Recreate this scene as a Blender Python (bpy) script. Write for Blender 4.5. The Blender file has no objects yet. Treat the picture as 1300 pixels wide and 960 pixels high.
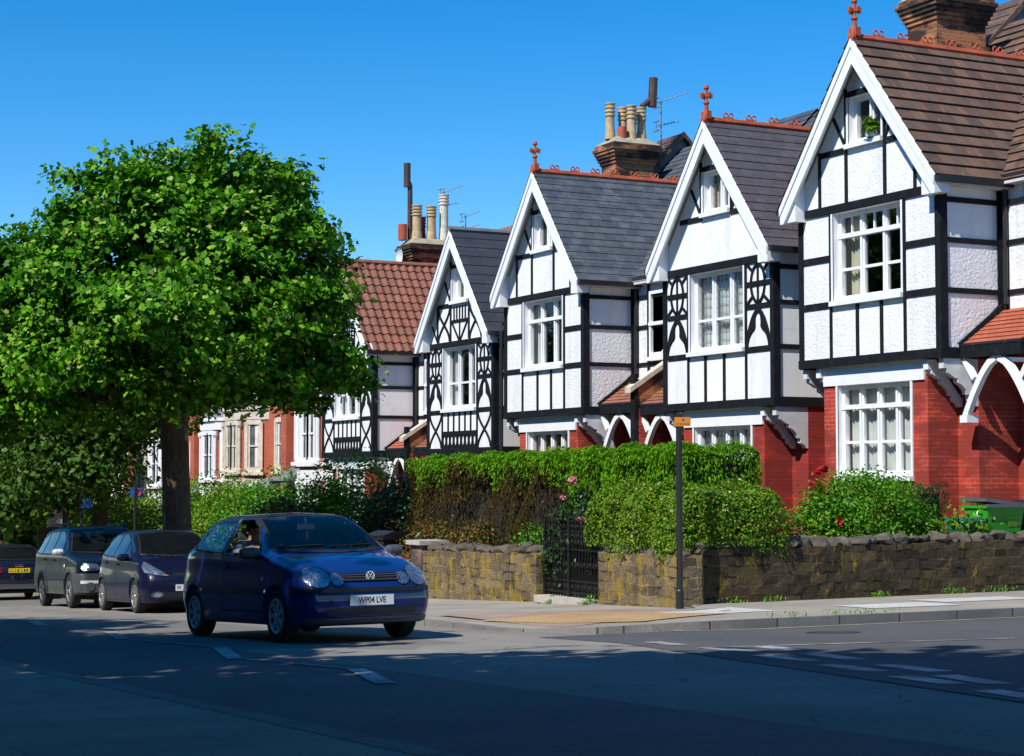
import bpy, bmesh, math, random
import numpy as np
from mathutils import Vector, Matrix
from mathutils.bvhtree import BVHTree
from mathutils.geometry import delaunay_2d_cdt
random.seed(7); RNG = np.random.default_rng(11)
S = bpy.context.scene; COL = S.collection
R = math.radians

# ------------------------------------------------------------------ mesh builder
class MB:
    """collects polygons; build() links them as ONE mesh object with metre UVs (box mapped)."""
    def __init__(s, mirror=None): s.v = []; s.f = []; s.m = []; s.uv = []; s.mir = mirror; s.mi = 0
    def pt(s, p):
        p = (p[0], s.mir - p[1], p[2]) if s.mir is not None else tuple(p)
        s.v.append(p); return len(s.v) - 1
    def poly(s, pts, uv=None):
        s.f.append([s.pt(p) for p in pts]); s.m.append(s.mi); s.uv.append(uv); return s
    def box(s, x0, x1, y0, y1, z0, z1):
        c = [(x, y, z) for z in (z0, z1) for x, y in ((x0, y0), (x1, y0), (x1, y1), (x0, y1))]
        for q in ((0, 3, 2, 1), (4, 5, 6, 7), (0, 1, 5, 4), (1, 2, 6, 5), (2, 3, 7, 6), (3, 0, 4, 7)):
            s.poly([c[i] for i in q])
        return s
    def prism(s, p2, axis, a, b):
        """extrude a 2-D polygon along an axis; p2 holds the two other coordinates in x,y,z order."""
        def at(p, t):
            return {'x': (t, p[0], p[1]), 'y': (p[0], t, p[1]), 'z': (p[0], p[1], t)}[axis]
        s.poly([at(p, a) for p in p2]); s.poly([at(p, b) for p in reversed(p2)])
        n = len(p2)
        for i in range(n):
            q, r = p2[i], p2[(i + 1) % n]
            s.poly([at(q, a), at(q, b), at(r, b), at(r, a)])
        return s
    def ribbon(s, pts, w, axis, a, b, closed=False):
        """a bar of width w that follows a 2-D line, extruded along axis from a to b."""
        pts = [Vector(p) for p in pts]; n = len(pts); L = []; Rr = []
        for i, p in enumerate(pts):
            if closed: d = pts[(i + 1) % n] - pts[i - 1]
            else: d = pts[min(i + 1, n - 1)] - pts[max(i - 1, 0)]
            d = d.normalized() if d.length else Vector((1, 0)); q = Vector((-d.y, d.x)) * (w / 2)
            L.append(p + q); Rr.append(p - q)
        for i in range(n if closed else n - 1):
            j = (i + 1) % n
            s.prism([L[i], L[j], Rr[j], Rr[i]], axis, a, b)
        return s
    def tube(s, pts, r, n=8, caps=True):
        pts = [Vector(p) for p in pts]; rr = r if isinstance(r, (list, tuple)) else [r] * len(pts)
        rings = []; prev = None
        for i, p in enumerate(pts):
            d = (pts[min(i + 1, len(pts) - 1)] - pts[max(i - 1, 0)]).normalized()
            if prev is None:
                prev = d.orthogonal().normalized()
            u = (prev - d * prev.dot(d)); u = u.normalized() if u.length > 1e-6 else d.orthogonal().normalized()
            prev = u; w = d.cross(u)
            rings.append([p + (u * math.cos(2 * math.pi * k / n) + w * math.sin(2 * math.pi * k / n)) * rr[i] for k in range(n)])
        for a, b in zip(rings, rings[1:]):
            for k in range(n):
                s.poly([a[k], a[(k + 1) % n], b[(k + 1) % n], b[k]])
        if caps: s.poly(list(reversed(rings[0]))); s.poly(rings[-1])
        return s
    def lathe(s, prof, c, n=16, axis='z'):
        def at(r, h, t):
            x, y = r * math.cos(t), r * math.sin(t)
            if axis == 'z': return (c[0] + x, c[1] + y, c[2] + h)
            if axis == 'x': return (c[0] + h, c[1] + x, c[2] + y)
            return (c[0] + x, c[1] + h, c[2] + y)
        for (r0, h0), (r1, h1) in zip(prof, prof[1:]):
            for k in range(n):
                t0, t1 = 2 * math.pi * k / n, 2 * math.pi * (k + 1) / n
                if r0 < 1e-6: s.poly([at(0, h0, 0), at(r1, h1, t1), at(r1, h1, t0)])
                elif r1 < 1e-6: s.poly([at(r0, h0, t0), at(r0, h0, t1), at(0, h1, 0)])
                else: s.poly([at(r0, h0, t0), at(r0, h0, t1), at(r1, h1, t1), at(r1, h1, t0)])
        return s
    def ring(s, c, r, t, axis='y', n=10, k=5, sq=1.0):
        for i in range(n):
            a0, a1 = 2 * math.pi * i / n, 2 * math.pi * (i + 1) / n
            def at(a, b):
                q = r + t * math.cos(b); h = t * math.sin(b); u, v = q * math.cos(a), q * math.sin(a) * sq
                if axis == 'y': return (c[0] + u, c[1] + h, c[2] + v)
                if axis == 'x': return (c[0] + h, c[1] + u, c[2] + v)
                return (c[0] + u, c[1] + v, c[2] + h)
            for j in range(k):
                b0, b1 = 2 * math.pi * j / k, 2 * math.pi * (j + 1) / k
                s.poly([at(a0, b0), at(a1, b0), at(a1, b1), at(a0, b1)])
        return s
    def build(s, name, mat, parent=None, smooth=False, weld=False):
        me = bpy.data.meshes.new(name)
        me.from_pydata(s.v, [], s.f)
        for m in (mat if isinstance(mat, (list, tuple)) else [mat]): me.materials.append(m)
        me.polygons.foreach_set('material_index', s.m)
        ul = me.uv_layers.new(name='UVMap'); k = 0; buf = []
        for p, uv in zip(me.polygons, s.uv):
            n = p.normal; ax = max(range(3), key=lambda i: abs(n[i]))
            for j, li in enumerate(p.loop_indices):
                if uv: buf += uv[j]; continue
                c = me.vertices[me.loops[li].vertex_index].co
                buf += [(c.y, c.z), (c.x, c.z), (c.x, c.y)][ax]
        ul.data.foreach_set('uv', [float(q) for q in buf])
        if weld:
            bm = bmesh.new(); bm.from_mesh(me); bmesh.ops.remove_doubles(bm, verts=bm.verts, dist=1e-4)
            bmesh.ops.recalc_face_normals(bm, faces=bm.faces); bm.to_mesh(me); bm.free()
        if smooth: me.polygons.foreach_set('use_smooth', [True] * len(me.polygons))
        o = bpy.data.objects.new(name, me); COL.objects.link(o)
        if parent: o.parent = parent
        return o

def tag(o, label=None, cat=None, group=None, kind=None):
    if label: o['label'] = label
    if cat: o['category'] = cat
    if group: o['group'] = group
    if kind: o['kind'] = kind
    return o
def thing(name, label, cat, loc=(0, 0, 0), rz=0, group=None):
    o = bpy.data.objects.new(name, None); COL.objects.link(o); o.empty_display_size = .2
    o.location = loc; o.rotation_euler = (0, 0, rz)
    return tag(o, label, cat, group)
def copy_tree(o, parent=None):
    c = o.copy(); COL.objects.link(c); c.parent = parent
    for ch in list(o.children): copy_tree(ch, c)
    return c
def raw_mesh(name, V, F, mat, parent=None, smooth=False):
    me = bpy.data.meshes.new(name); me.from_pydata(V, [], F)
    for m in (mat if isinstance(mat, (list, tuple)) else [mat]): me.materials.append(m)
    if smooth: me.polygons.foreach_set('use_smooth', [True] * len(me.polygons))
    o = bpy.data.objects.new(name, me); COL.objects.link(o)
    if parent: o.parent = parent
    return o

# ------------------------------------------------------------------ materials
def nt(name):
    m = bpy.data.materials.new(name); m.use_nodes = True
    t = m.node_tree; b = t.nodes['Principled BSDF']; return m, t, b, t.nodes['Material Output']
def N(t, kind, **kw):
    n = t.nodes.new(kind)
    for k, v in kw.items():
        if k in n.inputs: n.inputs[k].default_value = v
        else: setattr(n, k, v)
    return n
def c4(c): return (c[0], c[1], c[2], 1)
def ramp(t, fac, stops):
    r = N(t, 'ShaderNodeValToRGB'); e = r.color_ramp.elements
    while len(e) < len(stops): e.new(.5)
    for q, (p, c) in zip(e, stops): q.position = p; q.color = c4(c) if not isinstance(c, (int, float)) else (c, c, c, 1)
    t.links.new(fac, r.inputs['Fac']); return r.outputs['Color']
def mix(t, fac, a, b, mode='MIX'):
    n = N(t, 'ShaderNodeMix', data_type='RGBA', blend_type=mode)
    for i, q in ((0, fac), (6, a), (7, b)):
        if isinstance(q, (int, float)): n.inputs[i].default_value = q
        elif isinstance(q, tuple): n.inputs[i].default_value = c4(q)
        else: t.links.new(q, n.inputs[i])
    return n.outputs[2]
def coords(t, what='Object', scale=(1, 1, 1)):
    c = N(t, 'ShaderNodeTexCoord'); m = N(t, 'ShaderNodeMapping'); m.inputs['Scale'].default_value = scale
    t.links.new(c.outputs[what], m.inputs['Vector']); return m.outputs['Vector']
def noise(t, vec, scale, detail=4, rough=.55, out='Fac'):
    n = N(t, 'ShaderNodeTexNoise', Scale=scale, Detail=detail, Roughness=rough); t.links.new(vec, n.inputs['Vector']); return n.outputs[out]
def bump(t, b, h, strength=.3, dist=.01, prev=None):
    n = N(t, 'ShaderNodeBump', Strength=strength, Distance=dist); t.links.new(h, n.inputs['Height'])
    if prev: t.links.new(prev, n.inputs['Normal'])
    t.links.new(n.outputs['Normal'], b.inputs['Normal']); return n.outputs['Normal']

def plain(name, col, rough=.6, metal=0, var=.12, vs=3, bs=0, bscale=60, coat=0, spec=.5):
    m, t, b, o = nt(name); v = coords(t)
    f = noise(t, v, vs)
    d = tuple(q * (1 - var) for q in col); l = tuple(min(1, q * (1 + var)) for q in col)
    t.links.new(ramp(t, f, [(.3, d), (.7, l)]), b.inputs['Base Color'])
    b.inputs['Roughness'].default_value = rough; b.inputs['Metallic'].default_value = metal
    b.inputs['Coat Weight'].default_value = coat; b.inputs['Coat Roughness'].default_value = .03
    b.inputs['Specular IOR Level'].default_value = spec
    if bs: bump(t, b, noise(t, v, bscale, 6), bs, .02)
    return m
def brick_mat(name, c1, c2, mort, soot=None, w=.225, h=.075, ms=.009, soot_amt=.4):
    m, t, b, o = nt(name); uv = coords(t, 'UV'); ob = coords(t)
    br = N(t, 'ShaderNodeTexBrick', Scale=1, **{'Brick Width': w, 'Row Height': h, 'Mortar Size': ms, 'Mortar Smooth': .2, 'Bias': .0})
    br.inputs['Color1'].default_value = c4(c1); br.inputs['Color2'].default_value = c4(c2); br.inputs['Mortar'].default_value = c4(mort)
    t.links.new(uv, br.inputs['Vector'])
    col = mix(t, .35, br.outputs['Color'], ramp(t, noise(t, ob, 2.2), [(.3, tuple(q * .7 for q in c1)), (.7, tuple(min(1, q * 1.25) for q in c2))]), 'MIX')
    if soot: col = mix(t, ramp(t, noise(t, coords(t, 'Object', (1, 1, 2.6)), 1.1, 6, .65), [(.46, .95), (.60, .05)]), col, soot)
    t.links.new(col, b.inputs['Base Color']); b.inputs['Roughness'].default_value = .85
    inv = N(t, 'ShaderNodeMath', operation='SUBTRACT'); inv.inputs[0].default_value = 1; t.links.new(br.outputs['Fac'], inv.inputs[1])
    nb = bump(t, b, inv.outputs[0], .5, .006); bump(t, b, noise(t, ob, 70, 5), .25, .005, nb)
    return m
def stucco(name, rough):
    m, t, b, o = nt(name); v = coords(t)
    dirt = ramp(t, noise(t, coords(t, 'Object', (1, 1, .25)), 1.7, 6), [(.3, (.74, .76, .78)), (.5, (.85, .86, .87)), (.7, (.89, .90, .90))])
    stk = noise(t, coords(t, 'Object', (3.2, 3.2, .22)), 1.5, 6, .7); dirt = mix(t, ramp(t, stk, [(.54, 0.0), (.74, .42)]), dirt, (.50, .50, .47))     # rain streaks
    cr = N(t, 'ShaderNodeTexVoronoi', Scale=.9, feature='DISTANCE_TO_EDGE'); t.links.new(mix(t, .35, v, noise(t, v, 2.5, 5, out='Color')), cr.inputs['Vector'])
    dirt = mix(t, ramp(t, cr.outputs['Distance'], [(0, .30), (.007, 0.0)]), dirt, (.42, .42, .40))
    t.links.new(dirt, b.inputs['Base Color']); b.inputs['Roughness'].default_value = .75
    if rough:
        vo = N(t, 'ShaderNodeTexVoronoi', Scale=22, feature='SMOOTH_F1'); t.links.new(mix(t, .12, v, noise(t, v, 14, 3, out='Color')), vo.inputs['Vector'])
        nb = bump(t, b, noise(t, v, 17, 5, .6), .65, .03); bump(t, b, vo.outputs['Distance'], .35, .015, nb)
    else: bump(t, b, noise(t, v, 26, 5), .25, .008)
    return m
def roof_mat(name, c1, c2, gap, w, h, streak=None, rough=.6, amt=.5):
    m, t, b, o = nt(name); uv = coords(t, 'UV'); ob = coords(t)
    br = N(t, 'ShaderNodeTexBrick', Scale=1, **{'Brick Width': w, 'Row Height': h, 'Mortar Size': .006, 'Mortar Smooth': .1, 'Bias': 0})
    br.inputs['Color1'].default_value = c4(c1); br.inputs['Color2'].default_value = c4(c2); br.inputs['Mortar'].default_value = c4(gap)
    t.links.new(uv, br.inputs['Vector'])
    col = mix(t, .35, br.outputs['Color'], ramp(t, noise(t, ob, 3, 6), [(.3, c1), (.7, c2)]))
    if streak:
        st = noise(t, coords(t, 'UV', (5, 1.6, 1)), 2.2, 5)
        col = mix(t, ramp(t, st, [(.60, 0.0), (.70, amt)]), col, streak)
    col = mix(t, ramp(t, noise(t, ob, 26, 3), [(.68, 0.0), (.75, .35)]), col, (.42, .44, .40))
    t.links.new(col, b.inputs['Base Color']); b.inputs['Roughness'].default_value = rough
    nb = bump(t, b, br.outputs['Fac'], -.35, .01); bump(t, b, noise(t, ob, 40, 5), .3, .01, nb)
    return m
def stone_wall(name, tint=(1, 1, 1), lichen=.55):
    m, t, b, o = nt(name); uv = coords(t, 'UV'); ob = coords(t)
    w = mix(t, .10, uv, noise(t, uv, 3.2, 4, .6, out='Color')); w = mix(t, .035, w, noise(t, uv, 14, 3, out='Color'))
    br = N(t, 'ShaderNodeTexBrick', Scale=1, **{'Brick Width': .27, 'Row Height': .125, 'Mortar Size': .012, 'Mortar Smooth': .4, 'Bias': 0})
    br.offset = .43; br.squash = 1.7; br.squash_frequency = 3; br.offset_frequency = 2
    br.inputs['Color1'].default_value = (0, 0, 0, 1); br.inputs['Color2'].default_value = (1, 1, 1, 1); br.inputs['Mortar'].default_value = (.5, .5, .5, 1)
    t.links.new(w, br.inputs['Vector'])
    T = lambda c: tuple(q * k for q, k in zip(c, tint))
    st = ramp(t, br.outputs['Color'], [(0, T((.06, .054, .05))), (.3, T((.24, .20, .15))), (.5, T((.10, .093, .09))), (.75, T((.20, .175, .13))), (1, T((.33, .27, .17)))])
    st = mix(t, .32, st, ramp(t, noise(t, ob, 8, 7, .65), [(.3, T((.06, .05, .042))), (.7, T((.33, .28, .19)))]))
    col = mix(t, br.outputs['Fac'], st, mix(t, ramp(t, noise(t, ob, 2.5, 4), [(.4, 0.0), (.6, 1.0)]), T((.035, .03, .025)), T((.36, .30, .20))))
    col = mix(t, ramp(t, noise(t, coords(t, 'Object', (1, 1, .45)), 5.5, 7, .7), [(.585 - lichen * .11, 0.0), (.69 - lichen * .07, .85)]), col, (.40, .28, .016))
    col = mix(t, ramp(t, noise(t, coords(t, 'Object', (1, 1, .3)), 3, 5, .7), [(.55, 0.0), (.75, .6)]), col, T((.06, .052, .045)))
    t.links.new(col, b.inputs['Base Color']); b.inputs['Roughness'].default_value = .95; b.inputs['Specular IOR Level'].default_value = .15
    inv = N(t, 'ShaderNodeMath', operation='SUBTRACT'); inv.inputs[0].default_value = 1; t.links.new(br.outputs['Fac'], inv.inputs[1])
    nb = bump(t, b, inv.outputs[0], .8, .03); bump(t, b, noise(t, ob, 16, 7, .7), .9, .05, nb)
    return m
def leaf_mat(name, stops, trans=.35, rough=.45, spec=.35):
    m, t, b, o = nt(name)
    g = N(t, 'ShaderNodeNewGeometry'); col = ramp(t, g.outputs['Random Per Island'], stops)
    t.links.new(col, b.inputs['Base Color']); b.inputs['Roughness'].default_value = rough; b.inputs['Specular IOR Level'].default_value = spec
    tr = N(t, 'ShaderNodeBsdfTranslucent'); t.links.new(mix(t, 1.0, col, (.9, 1.0, .3), 'MULTIPLY'), tr.inputs['Color'])
    ms = N(t, 'ShaderNodeMixShader', Fac=trans); t.links.new(b.outputs[0], ms.inputs[1]); t.links.new(tr.outputs[0], ms.inputs[2])
    t.links.new(ms.outputs[0], o.inputs['Surface']); return m
def thin_glass(name, tint, refl_rough=.02, ior=1.5, base=.0):
    m, t, b, o = nt(name); t.nodes.remove(b)
    tr = N(t, 'ShaderNodeBsdfTransparent', Color=c4(tint)); gl = N(t, 'ShaderNodeBsdfGlossy', Roughness=refl_rough)
    fr = N(t, 'ShaderNodeFresnel'); ge = N(t, 'ShaderNodeNewGeometry'); mr = N(t, 'ShaderNodeMapRange'); mr.inputs[3].default_value = ior; mr.inputs[4].default_value = 1 / ior
    t.links.new(ge.outputs['Backfacing'], mr.inputs[0]); t.links.new(mr.outputs[0], fr.inputs['IOR']); ad = N(t, 'ShaderNodeMath', operation='ADD', use_clamp=True); ad.inputs[1].default_value = base
    t.links.new(fr.outputs[0], ad.inputs[0]); ms = N(t, 'ShaderNodeMixShader')
    t.links.new(ad.outputs[0], ms.inputs[0]); t.links.new(tr.outputs[0], ms.inputs[1]); t.links.new(gl.outputs[0], ms.inputs[2])
    t.links.new(ms.outputs[0], o.inputs['Surface']); return m

M = {}
M['stucco_rough'] = stucco('stucco_rough', True); M['stucco_smooth'] = stucco('stucco_smooth', False)
def timber_mat():
    m, t, b, o = nt('black_timber'); v = coords(t, 'Object', (1, 1, 1))
    col = ramp(t, noise(t, v, 5, 6, .65), [(.3, (.005, .006, .009)), (.62, (.012, .014, .017)), (.74, (.05, .05, .048))])
    t.links.new(col, b.inputs['Base Color']); b.inputs['Roughness'].default_value = .72; b.inputs['Specular IOR Level'].default_value = .2
    bump(t, b, noise(t, v, 24, 6, .7), .5, .02); return m
M['timber'] = timber_mat()
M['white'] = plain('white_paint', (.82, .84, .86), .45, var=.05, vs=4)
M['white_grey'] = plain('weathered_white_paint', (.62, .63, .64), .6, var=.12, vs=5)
M['brick_red'] = brick_mat('red_brick_pale_joints', (.42, .031, .016), (.56, .052, .023), (.48, .26, .19), (.25, .03, .018), ms=.007, soot_amt=.2)
M['brick_dark'] = brick_mat('red_brick_dark_joints', (.37, .025, .015), (.49, .040, .02), (.09, .035, .032), (.22, .024, .017), ms=.007, soot_amt=.2)
M['brick_soot'] = brick_mat('sooty_brick', (.40, .12, .04), (.52, .19, .07), (.34, .28, .18), (.010, .009, .008), soot_amt=.5)
M['brick_terrace'] = brick_mat('terrace_brick', (.40, .075, .035), (.50, .10, .045), (.34, .20, .14))
M['stone_dress'] = plain('cream_stone', (.62, .56, .44), .8, var=.2, vs=5, bs=.3)
M['tile_brown'] = roof_mat('brown_concrete_tiles', (.058, .040, .031), (.175, .098, .066), (.012, .01, .009), .30, .273, (.42, .12, .04), .8, .7)
M['slate_purple'] = roof_mat('purple_grey_slate', (.075, .065, .072), (.115, .10, .108), (.03, .028, .03), .27, .2, None, .5)
M['slate_blue'] = roof_mat('blue_grey_slate', (.050, .060, .070), (.125, .14, .155), (.02, .022, .026), .27, .2, None, .45)
M['slate_dark'] = roof_mat('dark_slate', (.035, .04, .05), (.055, .06, .072), (.015, .016, .02), .4, .26, None, .5)
M['tile_red'] = roof_mat('red_pantiles', (.165, .062, .038), (.28, .11, .066), (.07, .02, .015), .25, .33, (.16, .06, .04), .8, .5)
M['tile_porch'] = roof_mat('porch_red_tiles', (.34, .075, .035), (.45, .12, .06), (.08, .03, .02), .17, .11, None, .8)
M['tile_porch_old'] = roof_mat('old_porch_tiles', (.20, .075, .045), (.36, .14, .08), (.06, .03, .02), .17, .11, (.05, .04, .03), .85, .6)
M['terracotta'] = plain('terracotta', (.40, .085, .035), .8, var=.25, vs=5, bs=.2)
M['lead'] = plain('grey_lead', (.16, .165, .17), .6, var=.2)
M['pot_buff'] = plain('buff_pot', (.48, .35, .19), .8, var=.25, vs=6, bs=.2)
M['pot_white'] = plain('pale_pot', (.62, .58, .46), .8, var=.2, vs=6)
M['cement'] = plain('cement', (.34, .30, .21), .95, var=.3, vs=5, bs=.5, bscale=30)
M['dark_metal'] = plain('dark_metal', (.025, .022, .022), .45, metal=.3, var=.3)
M['brown_metal'] = plain('brown_flue', (.08, .045, .035), .5, metal=.3, var=.3)
M['alu'] = plain('aluminium', (.22, .22, .23), .6, metal=.3, var=.2)
M['pane'] = thin_glass('window_glass', (.80, .84, .82), .01, 1.5, .02)
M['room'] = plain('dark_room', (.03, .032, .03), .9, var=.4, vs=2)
M['curtain'] = plain('net_curtain', (.72, .72, .70), .9, var=.1)
M['curtain_y'] = plain('cream_curtain', (.62, .57, .42), .9, var=.15)
M['curtain_amber'] = plain('amber_blind', (.48, .30, .09), .8, var=.5, vs=6)  # plain mottled amber colour for the bay blinds
M['blind_pane'] = plain('dark_pane', (.11, .12, .125), .08, var=.5, spec=.5)
M['black_plastic'] = plain('black_plastic', (.018, .018, .02), .45, var=.2)
M['brick_pier'] = brick_mat('weathered_pink_brick', (.27, .13, .09), (.36, .21, .16), (.33, .28, .22), (.05, .045, .04), soot_amt=.3)
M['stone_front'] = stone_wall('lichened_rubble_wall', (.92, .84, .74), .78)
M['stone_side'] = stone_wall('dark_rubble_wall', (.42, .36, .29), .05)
M['rock'] = plain('cope_stone', (.095, .078, .06), .95, var=.5, vs=4, bs=.8, bscale=14)
M['slab_cap'] = plain('pale_cap_stone', (.45, .42, .38), .85, var=.2, bs=.3)
M['iron'] = plain('black_iron', (.012, .012, .013), .4, metal=.2, var=.3)
# ------------------------------------------------------------------ terrain (eye level is z = 0; the street falls away along +Y)
def g(y): 
    if y > 130: return g(130)
    if y < 0: return -.98 - .02 * y * 0
    return -.98 - .044 * y
KX, KY = 10.2, 18.2                       # kerb lines: the street's right kerb and the side street's far kerb
def pav(x, y): return g(y) + .115 + (.022 * max(0, min(y - KY, 4)) if x > 13.5 else .008 * max(0, min(x - KX, 3.4)))
def gz(x, y): return g(y) + .32 + .1 * max(0, min(x - 13.8, 8))        # front gardens behind the walls

def grid_sheet(name, xs, ys, zf, mat):
    V = [(x, y, zf(x, y)) for y in ys for x in xs]; n = len(xs)
    F = [(j * n + i, j * n + i + 1, (j + 1) * n + i + 1, (j + 1) * n + i) for j in range(len(ys) - 1) for i in range(n - 1)]
    o = raw_mesh(name, V, F, mat); return tag(o, kind='structure')

def ground_mat(name, stops, sc=.5, rough=.9, fine=90, fb=.4, extra=None):
    m, t, b, o = nt(name); v = coords(t)
    col = ramp(t, noise(t, v, sc, 8, .6), stops)
    sp = ramp(t, noise(t, v, fine, 3, .7), [(.35, .58), (.65, 1.38)])
    col = mix(t, 1.0, col, sp, 'MULTIPLY')
    stn = noise(t, coords(t, 'Object', (1, .5, 1)), .9, 7, .7); col = mix(t, ramp(t, stn, [(.52, 0.0), (.7, .35)]), col, tuple(q * .55 for q in stops[0][1]))
    if extra: col = extra(t, v, col)
    t.links.new(col, b.inputs['Base Color']); b.inputs['Roughness'].default_value = rough
    bump(t, b, noise(t, v, fine, 4, .7), fb, .01); return m
def road_extra(t, v, col):
    # worn wheel tracks along the street and a few repair patches, both the road's own colour
    w = N(t, 'ShaderNodeTexWave', wave_type='BANDS', bands_direction='X', Scale=.17, Distortion=.6, **{'Detail Scale': .3}); t.links.new(v, w.inputs['Vector'])
    col = mix(t, ramp(t, w.outputs['Fac'], [(.3, 0.0), (.9, .25)]), col, (.14, .13, .115))
    vo = N(t, 'ShaderNodeTexVoronoi', Scale=.33, feature='F1', distance='CHEBYCHEV'); t.links.new(coords(t, 'Object', (1, .6, 1)), vo.inputs['Vector'])
    sp = N(t, 'ShaderNodeSeparateColor'); t.links.new(vo.outputs['Color'], sp.inputs[0])
    col = mix(t, ramp(t, sp.outputs[1], [(.70, 0.0), (.72, .5)]), col, (.11, .105, .10))
    sx = N(t, 'ShaderNodeSeparateXYZ'); t.links.new(mix(t, .02, v, noise(t, v, 1.2, 3, out='Color')), sx.inputs[0]); ax = N(t, 'ShaderNodeMath', operation='MULTIPLY_ADD'); ax.inputs[1].default_value = -.025; t.links.new(sx.outputs[1], ax.inputs[0]); t.links.new(sx.outputs[0], ax.inputs[2])
    mr = N(t, 'ShaderNodeMapRange'); mr.inputs[1].default_value = 5.66; mr.inputs[2].default_value = 5.72; t.links.new(ax.outputs[0], mr.inputs[0])     # the near lane was resurfaced in grey
    gl = mix(t, 1.0, ramp(t, noise(t, v, .6, 7, .6), [(.3, (.085, .086, .09)), (.7, (.135, .135, .137))]), ramp(t, noise(t, v, 120, 3, .7), [(.35, .72), (.65, 1.25)]), 'MULTIPLY'); col = mix(t, mr.outputs[0], gl, col)
    e = N(t, 'ShaderNodeTexVoronoi', Scale=.8, feature='DISTANCE_TO_EDGE'); t.links.new(mix(t, .2, v, noise(t, v, 2, 4, out='Color')), e.inputs['Vector'])
    return mix(t, ramp(t, e.outputs['Distance'], [(.0, .8), (.009, 0.0)]), col, (.045, .043, .04))
M['road'] = ground_mat('worn_asphalt', [(.3, (.20, .183, .158)), (.55, (.255, .235, .205)), (.75, (.30, .278, .245))], .45, .85, 120, .5, road_extra)
M['road_side'] = ground_mat('grey_asphalt', [(.3, (.062, .063, .066)), (.7, (.098, .098, .099))], .5, .85, 120, .5)
M['soil'] = ground_mat('garden_soil', [(.3, (.07, .05, .03)), (.7, (.16, .13, .07))], 1.5, .95, 30, .8)
M['field'] = ground_mat('far_ground', [(.3, (.05, .07, .03)), (.7, (.10, .11, .05))], .1, .95, 5, .2)
def slab_mat():
    m, t, b, o = nt('paving_slabs'); v = coords(t)
    br = N(t, 'ShaderNodeTexBrick', Scale=1, **{'Brick Width': .92, 'Row Height': .62, 'Mortar Size': .008, 'Mortar Smooth': .1})
    br.inputs['Color1'].default_value = (.25, .225, .19, 1); br.inputs['Color2'].default_value = (.37, .335, .28, 1); br.inputs['Mortar'].default_value = (.10, .095, .08, 1)
    t.links.new(v, br.inputs['Vector'])
    col = mix(t, .5, br.outputs['Color'], ramp(t, noise(t, v, 1.3, 7, .65), [(.3, (.195, .17, .14)), (.7, (.37, .335, .28))]))
    t.links.new(col, b.inputs['Base Color']); b.inputs['Roughness'].default_value = .85
    nb = bump(t, b, br.outputs['Fac'], -.4, .008); bump(t, b, noise(t, v, 50, 5), .25, .01, nb); return m
M['slabs'] = slab_mat()
M['slab_pale'] = plain('pale_slab', (.50, .49, .46), .85, var=.15, vs=3, bs=.2)
M['tactile'] = ground_mat('buff_blister_paving', [(.3, (.36, .22, .10)), (.7, (.46, .30, .14))], 1.2, .85, 40, .5)
M['tactile_red'] = ground_mat('red_block_paving', [(.3, (.29, .19, .14)), (.7, (.37, .27, .21))], 1.5, .85, 40, .5)
def kerb_extra(t, v, col):
    br = N(t, 'ShaderNodeTexBrick', Scale=1, **{'Brick Width': .92, 'Row Height': .9, 'Mortar Size': .012, 'Mortar Smooth': .1}); br.offset = 0; t.links.new(v, br.inputs['Vector'])
    return mix(t, br.outputs['Fac'], mix(t, .35, col, ramp(t, br.outputs['Color'], [(.5, (.13, .125, .12)), (.85, (.33, .31, .28))])), (.05, .048, .04))
M['kerb'] = ground_mat('granite_kerb', [(.3, (.14, .135, .13)), (.7, (.29, .275, .25))], 2.5, .8, 60, .5, kerb_extra)
M['line_white'] = ground_mat('worn_white_paint', [(.38, (.12, .12, .12)), (.5, (.34, .34, .33)), (.68, (.52, .52, .51))], 3, .6, 60, .3)
M['line_yellow'] = ground_mat('worn_yellow_paint', [(.35, (.30, .27, .18)), (.6, (.52, .44, .20))], 3, .7, 60, .3)

ys = [-400, -150, -60, -20, 0, 4, 8, 12, 16, 20, 24, 28, 32, 36, 40, 45, 50, 55, 60, 70, 80, 90, 100, 110, 120, 130, 160, 300, 900, 2500]
grid_sheet('ground', [-1500, -300, -60, -20, 0, 3.3, 7, 10.2, 14, 20, 30, 60, 300, 1500], ys, lambda x, y: g(y) - .03 - (.25 if 0 < x < 60 and 0 < y < 110 else 0), M['field'])
yr = [-40, -10] + list(range(0, 131, 5)) + [170]
def bend(y): return 0 if y < 45 else .9 * ((y - 45) / 10) ** 1.6
def kx(y): return KX if y < 40 else KX + min(1, (y - 40) / 3) * 1.4 + bend(y)
road = grid_sheet('road', [2.9, 4.5, 6, 8, 10, 13.5], [y for y in yr if y <= 40] + [43] + [y for y in yr if y > 43], lambda x, y: g(y), M['road'])
for vtx in road.data.vertices:
    if vtx.co.x > 12: vtx.co.x = kx(vtx.co.y) + .4
    elif vtx.co.y > 45: vtx.co.x += bend(vtx.co.y)
sr = grid_sheet('side_road', [9.9, 11, 15, 20, 30, 60], [4, 6.5, 10, 14, 16.6, 18.4], lambda x, y: g(y) + .005 + max(0, .004 * (x - 30)), M['road_side'])
for vtx in sr.data.vertices:
    if vtx.co.x < 10: vtx.co.x = 9.75 - .235 * (16.6 - min(vtx.co.y, 16.6))

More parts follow.
